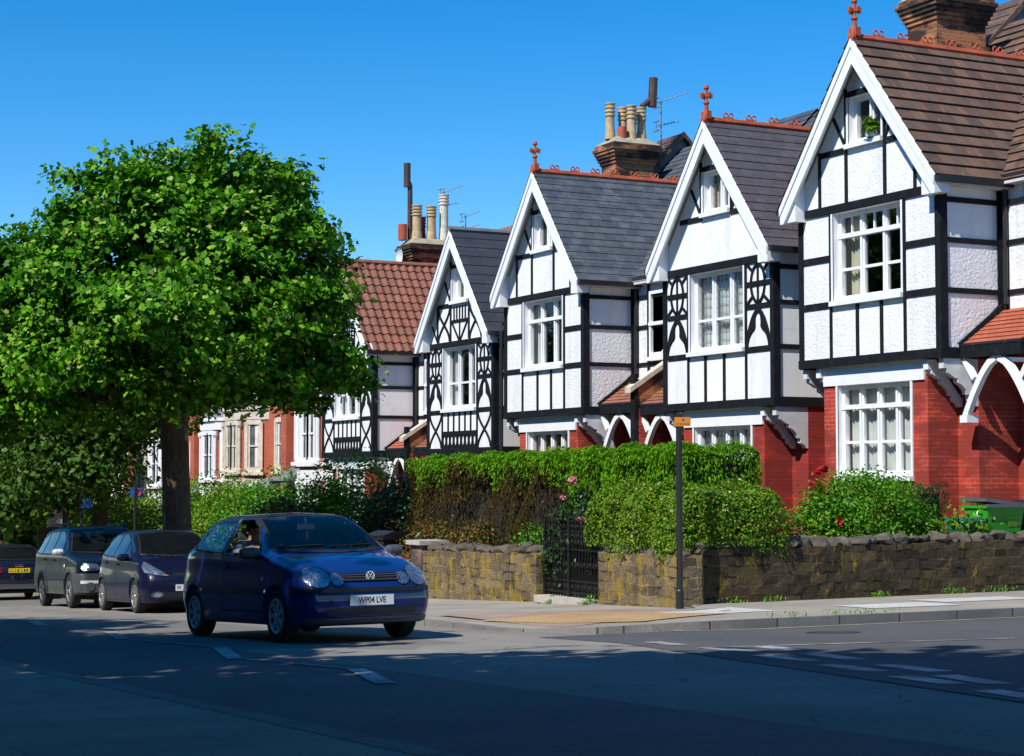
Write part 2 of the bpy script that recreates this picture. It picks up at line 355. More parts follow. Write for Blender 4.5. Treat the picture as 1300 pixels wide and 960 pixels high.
def kerb_path():
    P = [(kx(y), y) for y in (125, 100, 80, 70, 60, 52, 46, 43, 40, 34, 28, 24, 20.6)]
    for k in range(0, 7):
        a = math.pi / 2 * k / 6; P.append((KX + 2.2 * (1 - math.cos(a)), KY + 2.2 * (1 - math.sin(a)) + 0.0))
    return P + [(14, KY), (17, KY), (22, KY), (30, KY), (60, KY)]
KP = kerb_path()
def strip_mesh(name, P, off0, off1, zf, mat, skirt=0):
    """a strip between two offsets to the right of a plan line; skirt drops its outer edge to the road."""
    Q = [Vector(p) for p in P]; V = []; F = []
    rows = 3 if skirt else 2
    for i, p in enumerate(Q):
        d = (Q[min(i + 1, len(Q) - 1)] - Q[max(i - 1, 0)]).normalized(); nrm = Vector((-d.y, d.x))
        a, b = p + nrm * off0, p + nrm * off1
        if skirt: V.append((a.x, a.y, zf(a.x, a.y) - skirt))
        V.append((a.x, a.y, zf(a.x, a.y))); V.append((b.x, b.y, zf(b.x, b.y)))
    for i in range(len(Q) - 1):
        for k in range(rows - 1):
            F.append((i * rows + k, (i + 1) * rows + k, (i + 1) * rows + k + 1, i * rows + k + 1))
    return tag(raw_mesh(name, V, F, mat), kind='structure')
def kerb_z(x, y):
    dip = .085 * math.exp(-((x - 10.4) / 1.2) ** 2 - ((y - 20.0) / 2.0) ** 2)      # dropped kerb at the crossing
    return g(y) + .118 - dip
strip_mesh('kerb', KP, 0, .16, kerb_z, M['kerb'], .3)
# pavement: L-shaped sheet behind the kerb
Q = [Vector(p) for p in KP]; V = []; F = []
for i, p in enumerate(Q):
    d = (Q[min(i + 1, len(Q) - 1)] - Q[max(i - 1, 0)]).normalized(); nrm = Vector((-d.y, d.x)); a = p + nrm * .16
    if p.y > 20.5: b = Vector((max(14.3, p.x + 2.6), p.y))
    elif p.x < 13: k = (i - 12) / 7.0; b = Vector((13.75, 20.6 + .9 * min(1, max(0, k))))
    else: b = Vector((p.x, 22.6))
    if 13 < p.x < 14.2: b = Vector((p.x, 21.7))
    for s_ in (0, .15, .4, .7, 1):
        q = a.lerp(b, s_); V.append((q.x, q.y, kerb_z(q.x, q.y) - .004 if s_ == 0 else pav(q.x, q.y) - (.085 * math.exp(-((q.x - 10.4) / 1.2) ** 2 - ((q.y - 20.0) / 2.0) ** 2))))
for i in range(len(Q) - 1):
    for k in range(4): F.append((i * 5 + k, (i + 1) * 5 + k, (i + 1) * 5 + k + 1, i * 5 + k + 1))
tag(raw_mesh('pavement', V, F, M['slabs']), kind='structure')
# buff / red crossing area at the corner
def patch(name, pts, mat, lift, zf=pav, n=6):
    V = []; F = []
    A, B, C_, D = [Vector(p) for p in pts]
    for i in range(n + 1):
        for j in range(n + 1):
            q = A.lerp(B, i / n).lerp(D.lerp(C_, i / n), j / n)
            dip = .085 * math.exp(-((q.x - 10.4) / 1.2) ** 2 - ((q.y - 20.0) / 2.0) ** 2) if zf is pav else 0
            V.append((q.x, q.y, zf(q.x, q.y) - dip + lift))
    for i in range(n):
        for j in range(n): F.append((i * (n + 1) + j, (i + 1) * (n + 1) + j, (i + 1) * (n + 1) + j + 1, i * (n + 1) + j + 1))
    return tag(raw_mesh(name, V, F, mat), kind='structure')
patch('crossing_paving', [(10.7, 23.2), (10.75, 19.6), (13.3, 19.9), (13.2, 22.2)], M['tactile_red'], .006, n=10)
patch('blister_paving', [(10.6, 21.6), (11.5, 19.0), (13.0, 19.4), (12.1, 21.8)], M['tactile'], .011, n=10)
for x0, x1, y0, y1 in ((15.1, 16.6, 19.2, 20.1), (16.9, 18.6, 19.9, 20.7), (12.6, 13.8, 19.5, 20.6)):
    patch('pavement_slab', [(x0, y0), (x1, y0), (x1, y1), (x0, y1)], M['slab_pale'], .007, n=3)
def bar(name, a, b, w, mat, lift=.009, zf=lambda x, y: g(y)):
    a, b = Vector(a), Vector(b); d = (b - a).normalized(); q = Vector((-d.y, d.x)) * (w / 2)
    k = max(1, int((b - a).length / 2)); V = []; F = []
    for i in range(k + 1):
        p = a.lerp(b, i / k)
        for e in (p + q, p - q): V.append((e.x, e.y, zf(e.x, e.y) + lift))
    for i in range(k): F.append((2 * i, 2 * i + 1, 2 * i + 3, 2 * i + 2))
    return tag(raw_mesh(name, V, F, mat), kind='structure')
for a, b in (((10.05, 16.43), (9.92, 15.7)), ((9.86, 15.12), (9.76, 14.2)), ((9.5, 13.66), (9.33, 12.7)), ((9.13, 12.21), (8.93, 11.3)), ((8.72, 10.8), (8.5, 9.9)),
             ((10.35, 14.98), (10.2, 14.1)), ((9.95, 13.55), (9.7, 12.55)), ((9.44, 11.89), (9.25, 10.95)), ((9.0, 10.62), (8.72, 9.72)), ((8.6, 9.3), (8.4, 8.5)), ((8.3, 9.4), (8.1, 8.6))):
    bar('give_way_marking', a, b, .2, M['line_white'])
bar('road_edge_line', (9.75, 15.07), (12.9, 14.15), .07, M['line_white'], .012)
for a, b in (((6.5, 24.6), (6.0, 22.1)), ((6.27, 19.2), (5.68, 16.9)), ((5.98, 14.6), (5.48, 12.8)), ((6.7, 30.2), (6.3, 27.7))): bar('centre_hatching', a, b, .16, M['line_white'])
bar('centre_line', (5.72, 16.9), (5.98, 14.65), .05, M['line_white']); bar('centre_line', (6.05, 22.1), (6.27, 19.25), .05, M['line_white'])
for x, y, r in ((12.5, 16.6, .3),):
    mh = MB(); mh.lathe([(0, .004), (r * .86, .004), (r * .87, .001), (r * .93, .001), (r * .94, .005), (r, .005), (r * 1.02, 0)], (0, 0, 0), 28); mo_ = tag(mh.build('manhole_cover', plain('worn_cast_iron', (.05, .048, .046), .5, metal=.4, var=.4, vs=30, bs=.5)), kind='structure'); mo_.location = (x, y, g(y) + .006); mo_.rotation_euler = (-math.atan(.044), 0, 0)
strip_mesh('yellow_line', [p for p in KP if p[0] > 11.4], -.30, -.22, lambda x, y: g(y) + .012, M['line_yellow'])
for dx in (.25, .5): strip_mesh('yellow_line', [p for p in KP if 42 < p[1] < 71], -dx - .1, -dx, lambda x, y: g(y) + .012, M['line_yellow'])
# photographer's side: kerb and pavement
LP = [(3.4 + bend(y), y) for y in (-30, -5, 4, 10, 16, 24, 40, 50, 60, 80, 100, 125)]
strip_mesh('near_kerb', LP, 0, .16, lambda x, y: g(y) + .12, M['kerb'], .3)
strip_mesh('near_pavement', LP, .16, 3.4, lambda x, y: g(y) + .118, M['slabs'])
# garden ground behind the walls
gs = grid_sheet('garden_ground', [13.7, 14.4, 16, 18, 20, 22, 26], [21.95, 23, 25, 28, 32, 36, 40, 46, 52, 60, 70, 80, 95, 110], gz, M['soil'])
for vtx in gs.data.vertices:
    if vtx.co.x < 13.8: vtx.co.z = pav(13.7, vtx.co.y) - .012
    vtx.co.x += bend(vtx.co.y)
    if vtx.co.y < 22.5: vtx.co.y += .03 * max(0, vtx.co.x - 14)
# ------------------------------------------------------------------ half-timbered houses
XF, W, J = 20.1, 3.9, 3.0                 # jetty front plane, gable width, local height of the jetty
SL, AP = 1.26, 5.72                        # roof slope (rise per metre) and apex above the jetty

def roof_slope(mb, O, a, La, d, Ld, rows, t, wave=0, wavelen=.25):
    """stepped courses running down from O; a = along unit vector, d = down-slope unit vector."""
    a, d, O = Vector(a), Vector(d), Vector(O); n = a.cross(d); n = n if n.z > 0 else -n
    cols = [0, La] if not wave else [La * i / max(2, int(La / wavelen * 6)) for i in range(max(2, int(La / wavelen * 6)) + 1)]
    h = Ld / rows
    for i in range(rows):
        s0, s1 = i * h, (i + 1) * h
        for u0, u1 in zip(cols, cols[1:]):
            w0, w1 = (wave * math.sin(2 * math.pi * u / wavelen) for u in (u0, u1))
            A, B = O + a * u0 + d * s0 + n * w0, O + a * u1 + d * s0 + n * w1
            C_, D = O + a * u1 + d * s1 + n * (t + w1), O + a * u0 + d * s1 + n * (t + w0)
            mb.poly([A, B, C_, D], [(u0, s0), (u1, s0), (u1, s1 - .001), (u0, s1 - .001)])
            E_, G = D - n * (t + .012), C_ - n * (t + .012)
            mb.poly([D, C_, G, E_], [(u0, s1 - .003)] * 4)
    return mb

def window(par, mir, y0, y1, z0, z1, x, lights, style, depth=.17, sill=True, room=True):
    """a window facing -X in the plane x; its frame is the part, pane, sill, reveal, curtain and room its sub-parts."""
    fx = x + depth; f = MB(mir); w = .07
    cuts = [y0 + (y1 - y0) * i / lights for i in range(lights + 1)]
    for i, c in enumerate(cuts):
        k = w if i in (0, lights) else .055
        a, b = (c, c + k) if i == 0 else ((c - k, c) if i == lights else (c - k / 2, c + k / 2))
        f.box(fx - .05, fx + .05, a, b, z0, z1)
    f.box(fx - .048, fx + .052, y0, y1, z0, z0 + .09); f.box(fx - .048, fx + .052, y0, y1, z1 - .07, z1)
    tr, ml = style.get('transom'), style.get('rail')
    if tr: f.box(fx - .07, fx + .05, y0, y1, z0 + (z1 - z0) * tr - .04, z0 + (z1 - z0) * tr + .04)
    for a, b in zip(cuts, cuts[1:]):
        if ml:
            zz = z0 + (z1 - z0) * ml
            f.box(fx - .02, fx + .045, a + .02, b - .02, zz - .025, zz + .025)
            for e in (a + .035, b - .035): f.box(fx - .025, fx + .04, e - .028, e + .028, z0 + .05, zz)
        for e in (a + .03, b - .03):
            f.box(fx - .015, fx + .045, e - .022, e + .022, z0 + .05, z1 - .05)
        if style.get('topbars') and tr: f.box(fx - .01, fx + .03, (a + b) / 2 - .014, (a + b) / 2 + .014, z0 + (z1 - z0) * tr, z1)
        if 0:
            for q in range(1, 4): f_ld.box(fx + .018, fx + .024, a + (b - a) * q / 4 - .005, a + (b - a) * q / 4 + .005, z0, z1) if False else None
    fr = f.build('window', M['white'], par)
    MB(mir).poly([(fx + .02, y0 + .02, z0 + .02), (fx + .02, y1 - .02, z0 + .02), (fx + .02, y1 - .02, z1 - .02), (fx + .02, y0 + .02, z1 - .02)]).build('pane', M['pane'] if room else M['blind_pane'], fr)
    if style.get('leaded'):
        ld = MB(mir); ny = max(6, int((y1 - y0) / .14)); nz = int((z1 - z0) / .17)
        for q in range(1, ny): yy = y0 + (y1 - y0) * q / ny; ld.box(fx + .012, fx + .017, yy - .006, yy + .006, z0 + .05, z1 - .05)
        for q in range(1, nz): zz = z0 + (z1 - z0) * q / nz; ld.box(fx + .0125, fx + .0165, y0 + .05, y1 - .05, zz - .006, zz + .006)
        ld.build('leading', M['lead'], fr)
    if sill: MB(mir).box(x - .09, fx - .05, y0 - .05, y1 + .05, z0 - .09, z0 - .004).build('sill', M['white'], fr)
    if depth > .05:
        r = MB(mir)
        r.poly([(x - .02, y0, z0), (fx, y0, z0), (fx, y0, z1), (x - .02, y0, z1)]); r.poly([(x - .02, y1, z0), (fx, y1, z0), (fx, y1, z1), (x - .02, y1, z1)])
        r.poly([(x - .02, y0, z1), (x - .02, y1, z1), (fx, y1, z1), (fx, y0, z1)]); r.poly([(x - .01, y0, z0), (x - .01, y1, z0), (fx, y1, z0), (fx, y0, z0)])
        r.box(x - .03, x - .004, y0 - .05, y0, z0 - .004, z1); r.box(x - .03, x - .004, y1, y1 + .05, z0 - .004, z1)
        r.build('reveal', M['white'], fr)
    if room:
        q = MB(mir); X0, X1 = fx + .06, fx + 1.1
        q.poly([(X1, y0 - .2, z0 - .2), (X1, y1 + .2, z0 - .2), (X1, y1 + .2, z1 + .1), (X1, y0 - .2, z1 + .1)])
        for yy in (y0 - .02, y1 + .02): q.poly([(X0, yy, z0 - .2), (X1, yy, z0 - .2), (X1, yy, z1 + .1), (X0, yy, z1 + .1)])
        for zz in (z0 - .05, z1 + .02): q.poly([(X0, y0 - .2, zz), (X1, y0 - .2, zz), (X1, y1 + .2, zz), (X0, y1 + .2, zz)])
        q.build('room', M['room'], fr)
        for a, b, m, zt in style.get('curtains', ()):        # fractions of the width, material, drop
            cu = MB(mir); k = max(4, int((b - a) * (y1 - y0) / .03)); pts = []
            for i in range(k + 1):
                pts.append((fx + .13 + .025 * math.sin(i * 1.9 + a * 7) + .012 * math.sin(i * .7), y0 + (y1 - y0) * (a + (b - a) * i / k)))
            for p, s_ in zip(pts, pts[1:]):
                cu.poly([(p[0], p[1], z0 + (z1 - z0) * zt), (s_[0], s_[1], z0 + (z1 - z0) * zt), (s_[0], s_[1], z1), (p[0], p[1], z1)])
            cu.build('curtain', M[m], fr, smooth=True)
    return fr

def hole_wall(mb, y0, y1, z0, z1, x, holes):
    """a wall in the plane x with rectangular holes (sorted, not overlapping in y)."""
    c = y0
    for (a, b, lo, hi) in holes:
        mb.poly([(x, c, z0), (x, a, z0), (x, a, z1), (x, c, z1)])
        if lo > z0: mb.poly([(x, a, z0), (x, b, z0), (x, b, lo), (x, a, lo)])
        if hi < z1: mb.poly([(x, a, hi), (x, b, hi), (x, b, z1), (x, a, z1)])
        c = b
    mb.poly([(x, c, z0), (x, y1, z0), (x, y1, z1), (x, c, z1)])

def arc(cx, cz, rx, rz, a0, a1, n=10):
    return [(cx + rx * math.cos(R(a0 + (a1 - a0) * i / n)), cz + rz * math.sin(R(a0 + (a1 - a0) * i / n))) for i in range(n + 1)]

def ornate(tb, y0, y1, z0, z1, kind, w=.05, a=-.03, b=.015):
    """one ornamental timber panel between posts, as in the photograph."""
    cy, cz, hw, hh = (y0 + y1) / 2, (z0 + z1) / 2, (y1 - y0) / 2, (z1 - z0) / 2
    if kind == 'ellipse':
        tb.ribbon(arc(cy, cz, hw * .62, hh * .93, 0, 360, 24)[:-1], w, 'x', a, b, True)
        tb.box(a, b, cy - w * .4, cy + w * .4, z0, z1); tb.box(a + .002, b, y0, y1, cz - w * .9, cz + w * .9)
        for sy in (-1, 1):
            for sz in (-1, 1):
                tb.ribbon([(cy + sy * hw, cz + sz * hh), (cy + sy * hw * .48, cz + sz * hh * .62)], w, 'x', a + .004, b)
                tb.ribbon([(cy + sy * .02, cz + sz * hh), (cy + sy * hw * .3, cz + sz * hh * .8)], w, 'x', a + .006, b)
    elif kind == 'bell':        # dark spandrels leaving a bell-shaped white field
        for s in (-1, 1):
            inner = [(cy, z0 + 2 * hh * .90)] + [(cy + s * hw * f, z0 + 2 * hh * h) for f, h in ((.14, .86), (.24, .76), (.27, .62), (.24, .52), (.30, .46), (.52, .40), (.74, .28), (.88, .12), (.92, .0))]
            outer = [(cy + s * hw, z0)] + [(cy + s * hw * f, z0 + 2 * hh * h) for f, h in ((1.0, .30), (.86, .50), (.62, .74), (.34, .92), (.12, 1.0), (0, 1.0))]
            n = len(inner); m = len(outer)
            def at(P, t):
                k = min(int(t * (len(P) - 1)), len(P) - 2); f = t * (len(P) - 1) - k
                return (P[k][0] + (P[k + 1][0] - P[k][0]) * f, P[k][1] + (P[k + 1][1] - P[k][1]) * f)
            O = list(reversed(outer))
            for i in range(14):
                tb.prism([at(inner, i / 14), at(inner, (i + 1) / 14), at(O, (i + 1) / 14), at(O, i / 14)], 'x', a, b)
    elif kind == 'ogee':        # two S-curves crossing
        for s in (-1, 1):
            tb.ribbon([(cy + s * hw * .95 * math.cos(math.pi * i / 14) * (1 if i <= 7 else 1), z1 - 2 * hh * i / 14) for i in range(15)], w, 'x', a + .003 * s, b)
    elif kind == 'rings':
        n = max(3, int(round(2 * hw / (2 * hh * .62))))
        for i in range(n):
            c = y0 + (i + .5) * 2 * hw / n
            tb.ribbon(arc(c, cz, hw / n * .82, hh * .9, 0, 360, 14)[:-1], w * .8, 'x', a, b, True)
        for zz in (z0, z1): tb.box(a + .001, b, y0, y1, zz - w * .6, zz + w * .6)
        for i in range(n + 1): tb.box(a + .002, b, y0 + i * 2 * hw / n - .015, y0 + i * 2 * hw / n + .015, z0, z1)
    elif kind == 'bars':
        n = 5
        for i in range(1, n + 1): c = y0 + 2 * hw * i / (n + 1); tb.box(a, b, c - w * .45, c + w * .45, z0, z1)
    elif kind == 'vee':
        for s in (-1, 1): tb.ribbon([(cy + s * hw * .9, z1), (cy + s * .04, z0)], w * .9, 'x', a + .002 * s, b)
        tb.box(a + .001, b, cy - w * .4, cy + w * .4, z0, z1)

def chimney(par, mir, x, y, zb, zt, lx, ly, pots, flue=None, pm='pot_buff'):
    c = MB(mir)
    c.box(x - lx / 2, x + lx / 2, y - ly / 2, y + ly / 2, zb, zt - .5)
    for i in range(6):
        e = .035 * (i + 1) if i < 5 else .13
        c.box(x - lx / 2 - e, x + lx / 2 + e, y - ly / 2 - e, y + ly / 2 + e, zt - .5 + i * .085 + .0005, zt - .5 + (i + 1) * .085)
    c.box(x - lx / 2 - .05, x + lx / 2 + .05, y - ly / 2 - .05, y + ly / 2 + .05, zt - 1.02, zt - .93)
    o = c.build('chimney', M['brick_soot'], par)
    fl = MB(mir); e = .13
    fl.poly([(x + sx * (lx / 2 + e), y + sy * (ly / 2 + e), zt + .01) for sx, sy in ((-1, -1), (1, -1), (1, 1), (-1, 1))])
    cs = [[(x + sx * (lx / 2 + q), y + sy * (ly / 2 + q), h) for sx, sy in ((-1, -1), (1, -1), (1, 1), (-1, 1))] for q, h in ((.13, zt + .01), (-.12, zt + .2))]
    for k in range(4): fl.poly([cs[0][k], cs[0][(k + 1) % 4], cs[1][(k + 1) % 4], cs[1][k]])
    fl.poly(cs[1]); fl.build('cement_cap', M['cement'], o)
    for dx, dy, h, r, m in pots:
        p = MB(mir); b0 = zt + .16; q = [(r * 1.15, 0), (r * 1.1, .12), (r * .95, .3), (r * .9, h - .34)]
        for k in range(3):
            z = h - .34 + k * .1; q += [(r * .9, z), (r * 1.12, z + .015), (r * 1.12, z + .05), (r * .92, z + .065)]
        q += [(r * 1.15, h - .02), (r * 1.12, h), (r * .7, h), (r * .68, h - .3)]
        p.lathe(q if h > .5 else [(r, 0), (r, h), (r * .75, h), (r * .75, h - .1)], (x + dx, y + dy, b0), 16)
        p.build('chimney_pot', M[m or pm], o, smooth=False)
    if flue:
        f = MB(mir); f.tube([(x + q[0], y + q[1], zt + q[2]) for q in flue[0]], flue[1], 12)
        if len(flue) > 2: f.tube([(x + q[0], y + q[1], zt + q[2]) for q in flue[2]], flue[3], 12)
        f.build('flue_pipe', M['brown_metal'], o)
    return o

def aerial(par, mir, x, y, z0, z1, booms):
    a = MB(mir); a.tube([(x, y, z0), (x, y, z1)], .018, 6)
    for z, L, tilt in booms:
        p, q = Vector((x - .12, y + .05, z - .04)), Vector((x + L * .8, y - L * .5, z + tilt))
        a.tube([p, q], .012, 5)
        for k in range(7):
            c = p.lerp(q, .05 + k * .15); a.tube([c + Vector((-.07, -.12, .02)), c + Vector((.07, .12, -.02))], .005, 4)
        a.tube([p + Vector((0, 0, -.14)), p + Vector((0, 0, .14))], .01, 4); a.box(p.x - .02, p.x + .02, p.y - .14, p.y + .14, p.z - .13, p.z - .11); a.box(p.x - .02, p.x + .02, p.y - .14, p.y + .14, p.z + .11, p.z + .13)
    return a.build('tv_aerial', M['alu'], par)

def timber_house(Yr, zj, sp, label):
    mir = W if sp['porch'] == 'L' else None
    h = thing('timber_framed_house', label, 'house', (XF, Yr, zj - J), 0, 'half timbered houses in the row')
    pr, pl = sp.get('pr', 1.72), .43
    C0 = W / 2
    zg = lambda y, d=0: J + AP - .1 - d - SL * abs(y - C0)
    st = M[sp['stucco']]
    wy0, wy1, wz0, wz1 = 1.0, 2.9, J + 1.15, J + 2.73
    gy0, gy1, gz0, gz1 = 1.5, 2.42, J + 3.92, J + 4.76
    # upper storey wall (front with openings, sides, soffit) and the main block behind
    w = MB(mir)
    hole_wall(w, 0, W, J, J + 2.9, 0, [(wy0, wy1, wz0, wz1)])
    e = J + 2.9
    w.poly([(0, 0, e), (0, gy0, e), (0, gy0, zg(gy0)), (0, 0, zg(0))])
    w.poly([(0, gy0, e), (0, gy1, e), (0, gy1, gz0), (0, gy0, gz0)])
    w.poly([(0, gy0, gz1), (0, gy1, gz1), (0, gy1, zg(gy1)), (0, C0, zg(C0)), (0, gy0, zg(gy0))])
    w.poly([(0, gy1, e), (0, W, e), (0, W, zg(W)), (0, gy1, zg(gy1))])
    for y in (0, W): w.poly([(0, y, J), (1.34, y, J), (1.34, y, zg(0)), (0, y, zg(0))])
    w.poly([(0, 0, J), (0, W, J), (1.34, W, J), (1.34, 0, J)])
    w.box(1.32, 8.6, -pr, 0, J + .1, J + 3.05); w.box(1.322, 8.602, W, W + pl, J + .1, J + 3.05); w.box(1.36, 8.604, .002, W - .002, J + .1, J + 3.05)
    w.build('upper_wall', st, h)
    br = M[sp['brick']]
    b = MB(mir)                                                            # ground floor: bay piers, sides, set back wall, porch back
    by0, by1, bx = .52, 3.38, .12; lz = J - .36; sz = 1.02
    b.box(bx, .80, by0, by0 + .42, -.8, lz + .1); b.box(bx, .80, by1 - .42, by1, -.8, lz + .1)
    b.box(bx + .002, .80, by0 + .42, by1 - .42, -.8, sz - .1); b.box(bx + .06, .80, by0 + .02, by1 - .02, lz + .1, J - .002)
    b.box(.76, 8.6, .004, W - .004, -.8, sz - .12)
    b.box(.762, 1.9, .004, by0 + .3, sz - .12, J - .004); b.box(.762, 1.9, by1 - .3, W - .004, sz - .12, J - .004); b.box(1.9, 8.602, .004, W - .004, sz - .12, J + .09)
    b.box(1.62, 8.6, -pr, .004, -.8, J + .09); b.box(1.2, 8.598, W - .004, W + pl, -.8, J + .09)
    b.build('brick_wall', br, h)
    pb = MB(mir); pb.box(.70, 8.7, -.02, .15, -.8, .34); pb.box(1.56, 3, -pr, -.02, -.8, .33); pb.build('plinth', M['white'], h)
    MB(mir).box(bx - .035, bx + .1, by0 + .06, by1 - .02, lz, J - .01).build('lintel_board', M['white'], h)
    # timbers
    t = MB(mir); a_, c_ = -.028, .012
    t.box(a_ - .02, c_, -.03, W + .03, J - .02, J + .135)                    # jetty beam
    t.box(a_ - .012, c_, -.02, W + .02, J + 2.745, J + 2.885)                 # eaves beam
    t.box(a_ - .004, c_, -.026, .115, J + .13, J + 2.75); t.box(a_ - .004, c_, W - .10, W + .026, J + .13, J + 2.75)
    t.box(a_, c_, wy0 - .11, wy0 - .05, J + .13, J + 2.75); t.box(a_, c_, wy1 + .05, wy1 + .11, J + .13, J + 2.75)
    gs_ = .07
    orn = sp['panels']
    if orn == 'plain':
        for z in (J + 1.10, J + 1.94):
            t.box(a_ + .002, c_, .11, wy0 - .11, z - .055, z + .055); t.box(a_ + .002, c_, wy1 + .11, W - .10, z - .055, z + .055)
    if orn in ('plain', 'half'):
        for y in (wy0 + .55, wy0 + 1.22): t.box(a_ + .001, c_, y - .036, y + .036, J + .13, wz0 - .1)
    if orn in ('half', 'full'):
        for y0, y1 in ((.14, wy0 - .12), (wy1 + .12, W - .14)):
            t.box(a_ + .002, c_, y0, y1, J + 1.03, J + 1.13); t.box(a_ + .002, c_, y0, y1, J + 1.86, J + 1.95)
            ornate(t, y0, y1, J + 1.95, J + 2.73, 'ellipse'); ornate(t, y0, y1, J + 1.13, J + 1.86, 'bell')
            if orn == 'full': ornate(t, y0, y1, J + .15, J + 1.03, 'ogee')
    if orn == 'full':
        ornate(t, wy0 - .05, wy1 + .05, J + .56, wz0 - .1, 'bars', .055); t.box(a_ + .002, c_, wy0 - .05, wy1 + .05, J + .5, J + .57)
        ornate(t, wy0 - .05, wy1 + .05, J + .16, J + .5, 'rings')
    # gable timbers
    zs = J + 3.83
    yl, yh = C0 - (J + AP - .1 - zs) / SL + .1, C0 + (J + AP - .1 - zs) / SL - .1
    t.box(a_ + .003, c_, yl, gy0 - .05, zs - .05, zs + .05); t.box(a_ + .003, c_, gy1 + .05, yh, zs - .05, zs + .05)
    t.box(a_, c_, gy0 - .11, gy0 - .05, zs - .05, zg(gy0, .1)); t.box(a_, c_, gy1 + .05, gy1 + .11, zs - .05, zg(gy1, .1))
    t.box(a_ + .001, c_, gy0 - .06, gy1 + .06, gz1 + .0, gz1 + .1)
    for y, q in ((gy0 - .08, -1), (gy1 + .08, 1)): t.ribbon([(y, zs + .04), (y + q * .36, zs + .62)], .06, 'x', a_ + .004, c_)
    if orn == 'plain':
        for y in (.62, 3.28): t.box(a_, c_, y - .032, y + .032, J + 2.88, zg(y, .05))
        for y in (1.42, 2.5): t.box(a_ + .001, c_, y - .036, y + .036, J + 2.88, zs - .045)
    if orn == 'full':
        for y in (.62, 1.42, 2.5, 3.28): t.box(a_ + .001, c_, y - .035, y + .035, J + 2.9, min(zs, zg(y, .05)))
        ornate(t, .66, 1.38, J + 2.9, zs - .05, 'ogee', .06); ornate(t, 2.54, 3.24, J + 2.9, zs - .05, 'ogee', .06)
        ornate(t, 1.46, 2.46, J + 3.42, zs - .05, 'bars', .04); t.box(a_ + .002, c_, 1.46, 2.46, J + 3.36, J + 3.43); ornate(t, 1.46, 2.46, J + 2.9, J + 3.36, 'vee')
        for y, q in ((.6, -1), (3.3, 1)): t.ribbon([(y, J + 2.92), (y + q * .32, J + 3.35)], .05, 'x', a_ + .003, c_)
    # side wall timbers
    for y, s in ((0, -1), (W, 1)):
        f0, f1 = (y - .028, y + .01) if s < 0 else (y - .01, y + .028)
        t.box(.004, .12, f0 - .002 * (s < 0), f1 + .002 * (s > 0), J + .15, J + 3.0); t.box(1.21, 1.33, f0, f1, J + .15, J + 3.0)
        for z in (J + 1.10, J + 1.94, J + 2.62): t.box(.12, 1.21, f0 + .002, f1 - .002, z - .046, z + .046)
        t.box(-.01, 1.33, f0 - .003, f1 + .003, J - .03, J + .15)
        t.ribbon([(.42, J + .16), (1.28, J + .88)], .1, 'y', f0 + .004, f1 - .004) if s < 0 and sp['porch'] else None
    # recess timbers
    for y0, y1 in ((-pr, -.03), (W + .03, W + pl)):
        for z in (J + 1.10, J + 1.94, J + 2.62): t.box(1.29, 1.34, y0, y1, z - .042, z + .042)
    for y in (-.12, -.62, -1.52): t.box(1.288, 1.34, y - .042, y + .042, J + .75, J + 3.0)
    t.build('timber_frame', M['timber'], h)
    # windows
    window(h, mir, wy0, wy1, wz0, wz1, 0, 3, sp['w1'])
    window(h, mir, gy0, gy1, gz0, gz1, 0, 2, sp['w2'])
    window(h, mir, by0 + .425, by1 - .425, sz + .003, lz - .003, bx, 4, sp['w0'], depth=.14)
    rw = window(h, mir, -1.42, -.72, J + 1.25, J + 2.72, 1.3, 1 if not sp.get('open') else 1, {'transom': .5}, depth=.0, room=False)
    if sp.get('open'):                                                      # lower sash pushed out at the bottom
        oc = MB(mir); z0, z1 = J + 1.30, J + 1.98; k = .45
        P = lambda y, f: (1.24 - k * (1 - f), y, z0 + (z1 - z0) * f)
        for y in (-1.40, -.74):
            oc.tube([P(y, 0), P(y, 1)], .028, 4)
        for f in (0, 1): oc.tube([P(-1.40, f), P(-.74, f)], .028, 4)
        oc.build('open_sash', M['white'], rw)
        MB(mir).poly([P(-1.38, .03), P(-.76, .03), P(-.76, .97), P(-1.38, .97)]).build('pane', M['pane'], rw)
    # brackets under the jetty
    prof = [(.03, J - .035), (.03, J - .2), (.10, J - .2), (.10, J - .27), (.17, J - .3), (.27, J - .36), (.33, J - .36), (.33, J - .43), (.42, J - .47), (.5, J - .55), (.53, J - .63), (.59, J - .63), (.59, J - .72), (.68, J - .76), (.72, J - .82), (.77, J - .82), (.77, J - .70), (.2, J - .035)]
    for y in (.40, W - .52): MB(mir).prism(prof, 'y', y, y + .12).build('bracket', M['white'], h)
    full = prof[:-2] + [(1.15, J - .82), (1.15, J - .035)]
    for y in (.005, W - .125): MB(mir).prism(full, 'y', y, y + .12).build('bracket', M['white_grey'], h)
    # roof
    rf, rows, tt = sp['roof'], sp['rows'], sp['t']
    n_ = math.hypot(1, SL); Ld = (C0 + .26) * n_; La = 4.6
    r = MB(mir)
    for s in (-1, 1):
        roof_slope(r, (-.32, C0, J + AP + .02), (1, 0, 0), La, (0, s / n_, -SL / n_), Ld, rows, tt, sp.get('wave', 0))
    roof = r.build('roof', M[rf], h)
    u = MB(mir)                                                            # verge undercloak and soffits
    for s in (-1, 1):
        u.poly([(-.3, C0, J + AP - .04), (4.2, C0, J + AP - .04), (4.2, C0 + s * (C0 + .24), J + AP - .04 - SL * (C0 + .24)), (-.3, C0 + s * (C0 + .24), J + AP - .04 - SL * (C0 + .24))])
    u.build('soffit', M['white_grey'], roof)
    m2 = MB(mir); q = 1 / math.sqrt(2)
    roof_slope(m2, (5.2, -pr, J + 7.05), (0, 1, 0), pr + W + pl, (-q, 0, -q), 4.1 / q, int(rows * 1.75), tt, sp.get('wave', 0))
